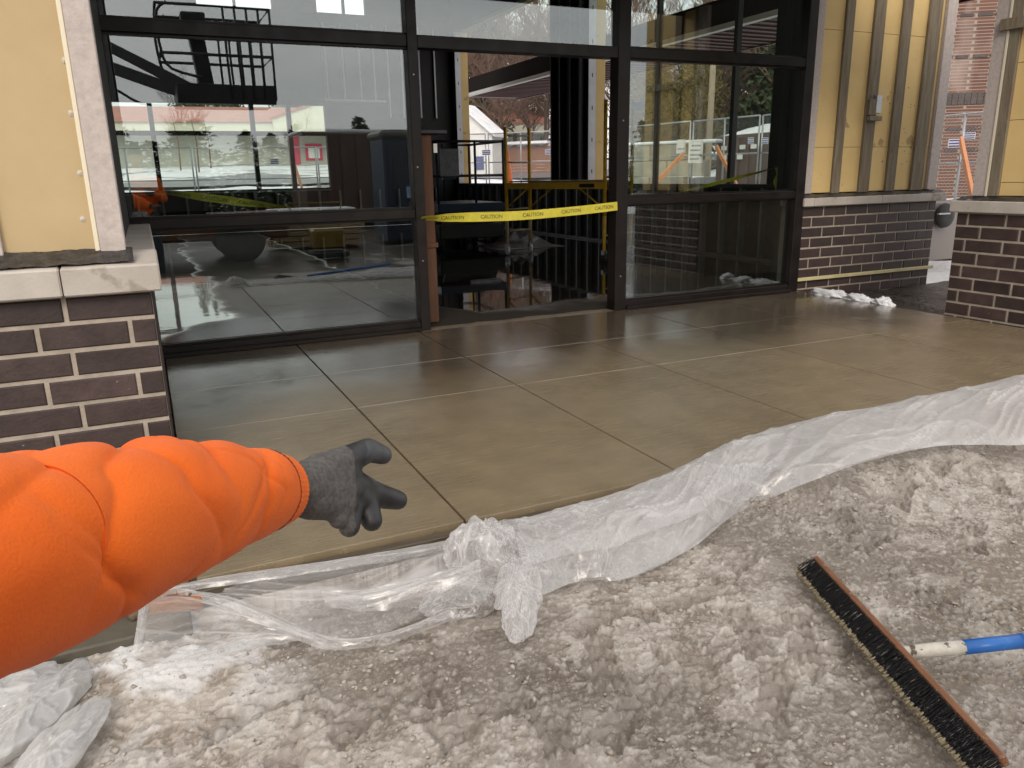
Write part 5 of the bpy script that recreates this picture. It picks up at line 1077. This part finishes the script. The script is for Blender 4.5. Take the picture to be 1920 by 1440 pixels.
zu = [-.02,-.01,0,0,.005,.01,.01,.01,.01,.01,.01,.01,.01]; zl = [-.125 if x < 1420 and onz(x, y, -.125)[1] < 2.2 else (-.04 if x < 1500 and onz(x, y, -.04)[1] < 2.3 else .012) for x, y in loR]
film('film', upR, loR, zu, zl, [.04,.03,.025,.028,.035,.045,.05,.04,.035,.035,.04,.04,.035], 420, 70, 1.3, M['film2'], .026, rough_=.7)
film('film', upR, loR, [z+.004 for z in zu], [z+.006 for z in zl], [.06,.045,.035,.045,.05,.065,.075,.06,.05,.06,.065,.06,.05], 420, 70, 5.9, M['film'], .028, long=.8, rough_=.6)
lo2 = [(x*.55+a*.45+8, y*.6+b*.4) for (x, y), (a, b) in zip(loR, upR)]
film('film', upR, lo2, [z+.006 for z in zu], [-.03]*13, [.05,.04,.03,.04,.045,.055,.06,.05,.045,.05,.055,.05,.04], 380, 40, 9.1, M['film'], .016)
# left stretch: single tight layer from slab edge to snow, with folded hems
upL = [(300,1112),(375,1092),(520,1070),(680,1046),(840,1016),(930,992)]; loL = [(335,1128),(440,1150),(560,1196),(690,1196),(830,1150),(980,1130)]
film('film', upL, loL, [-.02,-.02,-.015,-.01,-.005,0], [-.06,-.09,-.12,-.125,-.12,-.12], [.0,.0,.01,.01,.03,.05], 240, 50, 2.7, M['film'], .008, rough_=.5)
hem = [(290,1116),(375,1093),(520,1070),(680,1046),(840,1016),(930,990)]; hem2 = [(300,1122),(380,1106),(525,1086),(685,1062),(845,1036),(940,1015)]
film('film_hem', hem, hem2, [-.015]*6, [-.022]*6, [.012]*6, 240, 14, 7.7, M['film2'], .005)
hemd = [(330,1108),(420,1122),(500,1150),(580,1186),(640,1206),(720,1196),(790,1170),(850,1145)]; hemd2 = [(335,1122),(415,1142),(490,1172),(570,1208),(640,1222),(725,1210),(795,1186),(860,1160)]
film('film_hem', hemd, hemd2, [-.03,-.05,-.08,-.115,-.12,-.12,-.12,-.12], [-.04,-.06,-.09,-.125,-.13,-.13,-.13,-.13], [.014]*8, 260, 16, 4.4, M['film2'], .008)
# inner fold streaks in the left stretch
film('film_hem', [(600,1120),(700,1110),(830,1085),(900,1070)], [(610,1140),(700,1148),(830,1125),(900,1110)], [-.045,-.04,-.02,0], [-.06,-.06,-.05,-.03], [.02,.025,.04,.06], 160, 24, 3.4, M['film'], .012)
# flap hanging to the snow at far left
film('film', [(262,1132),(300,1120),(380,1125),(470,1165)], [(248,1252),(330,1262),(430,1230),(560,1205)], [-.03,-.03,-.05,-.09], [-.13,-.12,-.125,-.13], [.0,.02,.02,.0], 140, 60, 6.6, M['film'], .012, rough_=.8)
film('film_hem', [(262,1132),(256,1180),(247,1235),(250,1258)], [(280,1130),(273,1180),(262,1235),(262,1258)], [-.03,-.07,-.12,-.13], [-.03,-.07,-.12,-.13], [.01]*4, 80, 8, 2.2, M['film2'], .004)
film('film_hem', [(300,1250),(400,1222),(500,1186),(560,1180)], [(310,1266),(410,1240),(510,1206),(565,1204)], [-.12]*4, [-.13]*4, [.012]*4, 120, 10, 8.2, M['film'], .006)
def crumple(name, c, axes, rad, seed, mt, sub=6, amp=.35, fr=2.0):
    bm = bmesh.new(); bmesh.ops.create_icosphere(bm, subdivisions=sub, radius=1); V_ = np.array([v.co[:] for v in bm.verts]); fs = [tuple(v.index for v in f.verts) for f in bm.faces]; bm.free()
    x, y, z = V_.T; w = .5*pn(x*1.3+seed, y*1.3, z*1.3)
    rho = np.sqrt(x*x+y*y)+.15; ax_, ay_ = x/rho, y/rho
    e1 = ridge(ax_*fr*.9+seed+w, ay_*fr*.9+w, z*.55); e2 = ridge(ax_*fr*2.2+w*1.5, ay_*fr*2.2+seed, z*.9+3); e3 = ridge(x*fr*.7+seed+w, y*fr*.7+w, z*fr*.7); e4 = ridge(ax_*fr*4.5+w, ay_*fr*4.5+seed, z*1.6)
    d = amp*(.40*e1+.26*e2+.40*e3+.10*e4)
    V_ = V_*(1+d)[:, None]*np.array(rad); Mx = np.array(axes)
    V_ = V_@Mx + np.array(c); mb = MB(); mb.v = V_.tolist(); mb.f = fs; o = ob(name, mb, mt, ps, sm=True)
    cz = np.maximum.reduce([smooth(.85, .99, e1), .8*smooth(.88, .99, e2), smooth(.88, .99, e3), .5*smooth(.88, .98, e4)])
    at_ = o.data.attributes.new('crease', 'FLOAT', 'POINT'); at_.data.foreach_set('value', cz.astype(np.float32)); return o
I3 = np.eye(3)
kc = onz(905, 1060, -.05)
crumple('knot', kc+np.array([.0, .02, .035]), I3, (.085, .075, .085), 1.0, M['film2'], 6, .5, 1.9)
crumple('knot', kc+np.array([.02, .01, .03]), I3, (.075, .07, .075), 4.0, M['film'], 6, .6, 2.2)
crumple('knot', kc+np.array([.10, -.03, -.03]), I3, (.085, .07, .055), 7.0, M['film2'], 6, .5, 2.0)
crumple('knot', kc+np.array([-.09, -.06, -.06]), I3, (.10, .07, .045), 9.0, M['film'], 6, .5, 2.0)
t0, t1 = onz(985, 1080, -.06), onz(972, 1192, -.13); tv = t1-t0; tv /= np.linalg.norm(tv); tx = np.cross(tv, [0, 0, 1]); tx /= np.linalg.norm(tx); ty = np.cross(tx, tv)
crumple('tongue', (t0+t1)/2+np.array([0, 0, .02]), [tx, tv, ty], (.048, .125, .028), 12.0, M['film2'], 6, .35, 1.6)
crumple('tongue', (t0*.75+t1*.25)+np.array([-.035, 0, .02]), [tx, tv, ty], (.045, .09, .035), 15.0, M['film2'], 6, .45, 1.8)

# white plastic bundle bottom left
wbn = thing('plastic_bundle', 'white plastic bundle lying on the snow in the bottom left corner', 'plastic bundle', tuple(onz(60, 1380, -.12)))
ps = wbn
for (a, b, r0, sd) in (((150,1262),(-60,1440),.055,2.0), ((90,1270),(-120,1390),.075,5.0), ((175,1330),(10,1520),.045,8.0)):
    p0, p1 = onz(*a, -.09), onz(*b, -.10); tv = p1-p0; Lq = np.linalg.norm(tv); tv /= Lq; tx = np.cross(tv, [0, 0, 1]); tx /= np.linalg.norm(tx); ty = np.cross(tx, tv)
    crumple('fold', (p0+p1)/2, [tx, tv, ty], (r0, Lq/2*.95, r0*.75), sd, M['film3'], 6, .42, 1.5)

# ------------------------------------------------------------------ footing left of the slab, wood block, rubble
ob('footing', MB().box(-1.6, -.03, 2.215, 2.40, -.30, -.075), pm('dark_footing', (.075,.065,.048), (.10,.09,.065), 4, .7, bump=.6, bs=25), bevel=.006, label='dark concrete footing running left from the slab corner under the arm', cat='footing')
A = np.array([[(x, y, -.085+.03*float(fbm(x*7, y*7, 3.0, 4))) for y in np.linspace(2.38, 3.21, 40)] for x in np.linspace(-1.6, -.012, 60)])
ob('soil', MB().grid(A), pm('dark_soil', (.06,.05,.038), (.13,.11,.085), 14, .9, bump=.9, bs=50), kind='structure', sm=True)
rub = MB()
for k in range(40):
    c = (random.uniform(-.28, -.03), random.uniform(2.30, 2.55), -.06+random.uniform(0, .02)); r = random.uniform(.010, .03)
    rub.add(icv*(1+.25*rng.normal(size=(12, 1)))*r*rng.uniform(.7, 1.2, 3)+np.array(c), icf.tolist())
ob('rubble', rub, M['batten'], kind='stuff', sm=True, label='small brown stones heaped at the slab corner under the arm', cat='rubble')
wbk = [onz(281, 1160, -.10), onz(383, 1148, -.10)]
vb = wbk[1]-wbk[0]; ob('wood_block', MB().bar(wbk[0]+np.array([.01, -.005, .050]), wbk[1]+np.array([.005, -.005, .050]), .07, .042), pm('orange_brown_block', (.33,.13,.04), (.24,.09,.03), 5, .6, stretch=(1,6,6), bump=.3, bs=30), bevel=.004, label='short orange brown wood block under the plastic at the slab corner', cat='wood block')

# ------------------------------------------------------------------ broom
zb_ = -.125
w0_, w1_ = onz(1527, 1052, zb_+.05), onz(1878, 1432, zb_+.05); t0_, t1_ = onz(1470, 1047, zb_+.012), onz(1788, 1432, zb_+.012)
bro = thing('push_broom', 'wide concrete broom with black bristles and blue handle lying on the snow', 'broom', tuple((w0_+w1_)/2))
dv_ = (w1_-w0_); Lb = np.linalg.norm(dv_); dv_ /= Lb; td = ((t0_-w0_)+(t1_-w1_))/2; td -= dv_*(td@dv_); Lt = np.linalg.norm(td); td /= Lt
nb_ = np.cross(dv_, td); nb_ = nb_ if nb_[2] > 0 else -nb_
mb = MB(); mb.bar(w0_-td*.008, w1_-td*.008, .018, .034, nb_); ob('block', mb, pm('brown_broom_wood', (.23,.10,.048), (.15,.065,.032), 6, .6, stretch=(4,1,4), bump=.4, bs=30, c3=(.5,.45,.38), s3=30, t3=.68), bro, bevel=.004)
br_, tp_ = MB(), MB(); R_ = random.Random(4)
for i in range(230):
    for j in range(5):
        s = (i+R_.gauss(.5,.2))/230*Lb; o_ = (j-2)*.010+R_.uniform(-.003, .003); root = w0_+dv_*s+nb_*o_
        L_ = Lt*(.97+R_.uniform(-.05, .05)); cl_ = dv_*R_.gauss(0, .008)+nb_*R_.gauss(0, .004); curve = dv_*.010
        p1_ = root+td*L_*.5+cl_*.4+curve*.4; p2_ = root+td*L_*.86+cl_+curve; p3_ = root+td*L_*1.0+cl_*1.1+curve*1.1
        br_.tube([root, p1_, p2_], [.0013, .0012, .0010], 3, cap=False)
        if R_.random() < .8: tp_.tube([p2_, p3_], [.0022, .0030], 3)
ob('bristles', br_, pm('black_bristle', (.010,.010,.012), (.10,.095,.088), 260, .45, lo=.52, hi=.66), bro, kind='stuff'); ob('bristle_tips', tp_, pm('concrete_crusted_tips', (.36,.30,.20), (.24,.2,.13), 30, .9), bro, kind='stuff')
h0_ = onz(1684, 1224, zb_+.05); h1_ = onz(1812, 1213, zb_+.055); h2_ = onz(1925, 1201, zb_+.06); hd = h2_-h1_; hd /= np.linalg.norm(hd)
ob('socket', MB().tube([h0_, h0_*.5+h1_*.5, h1_], [.016, .019, .0185], 16), pm('dirty_white_socket', (.62,.60,.54), (.45,.41,.34), 25, .6, c3=(.10,.08,.06), s3=45, t3=.6), bro, sm=True)
ob('bracket', MB().bar(w0_+dv_*((h0_-w0_)@dv_)-td*.02, h0_+hd*.02, .018, .012), M['steel'], bro)
blu = pm('blue_pole', (.02,.14,.46), (.015,.11,.38), 8, .35)
ob('handle', MB().tube([h1_-hd*.01, h1_+hd*.16], .0195, 18), blu, bro, sm=True); ob('handle', MB().tube([h1_+hd*.162, h1_+hd*1.35], .0185, 18), blu, bro, sm=True); ob('collar', MB().tube([h1_+hd*.155, h1_+hd*.168], .0203, 18), blu, bro, sm=True)
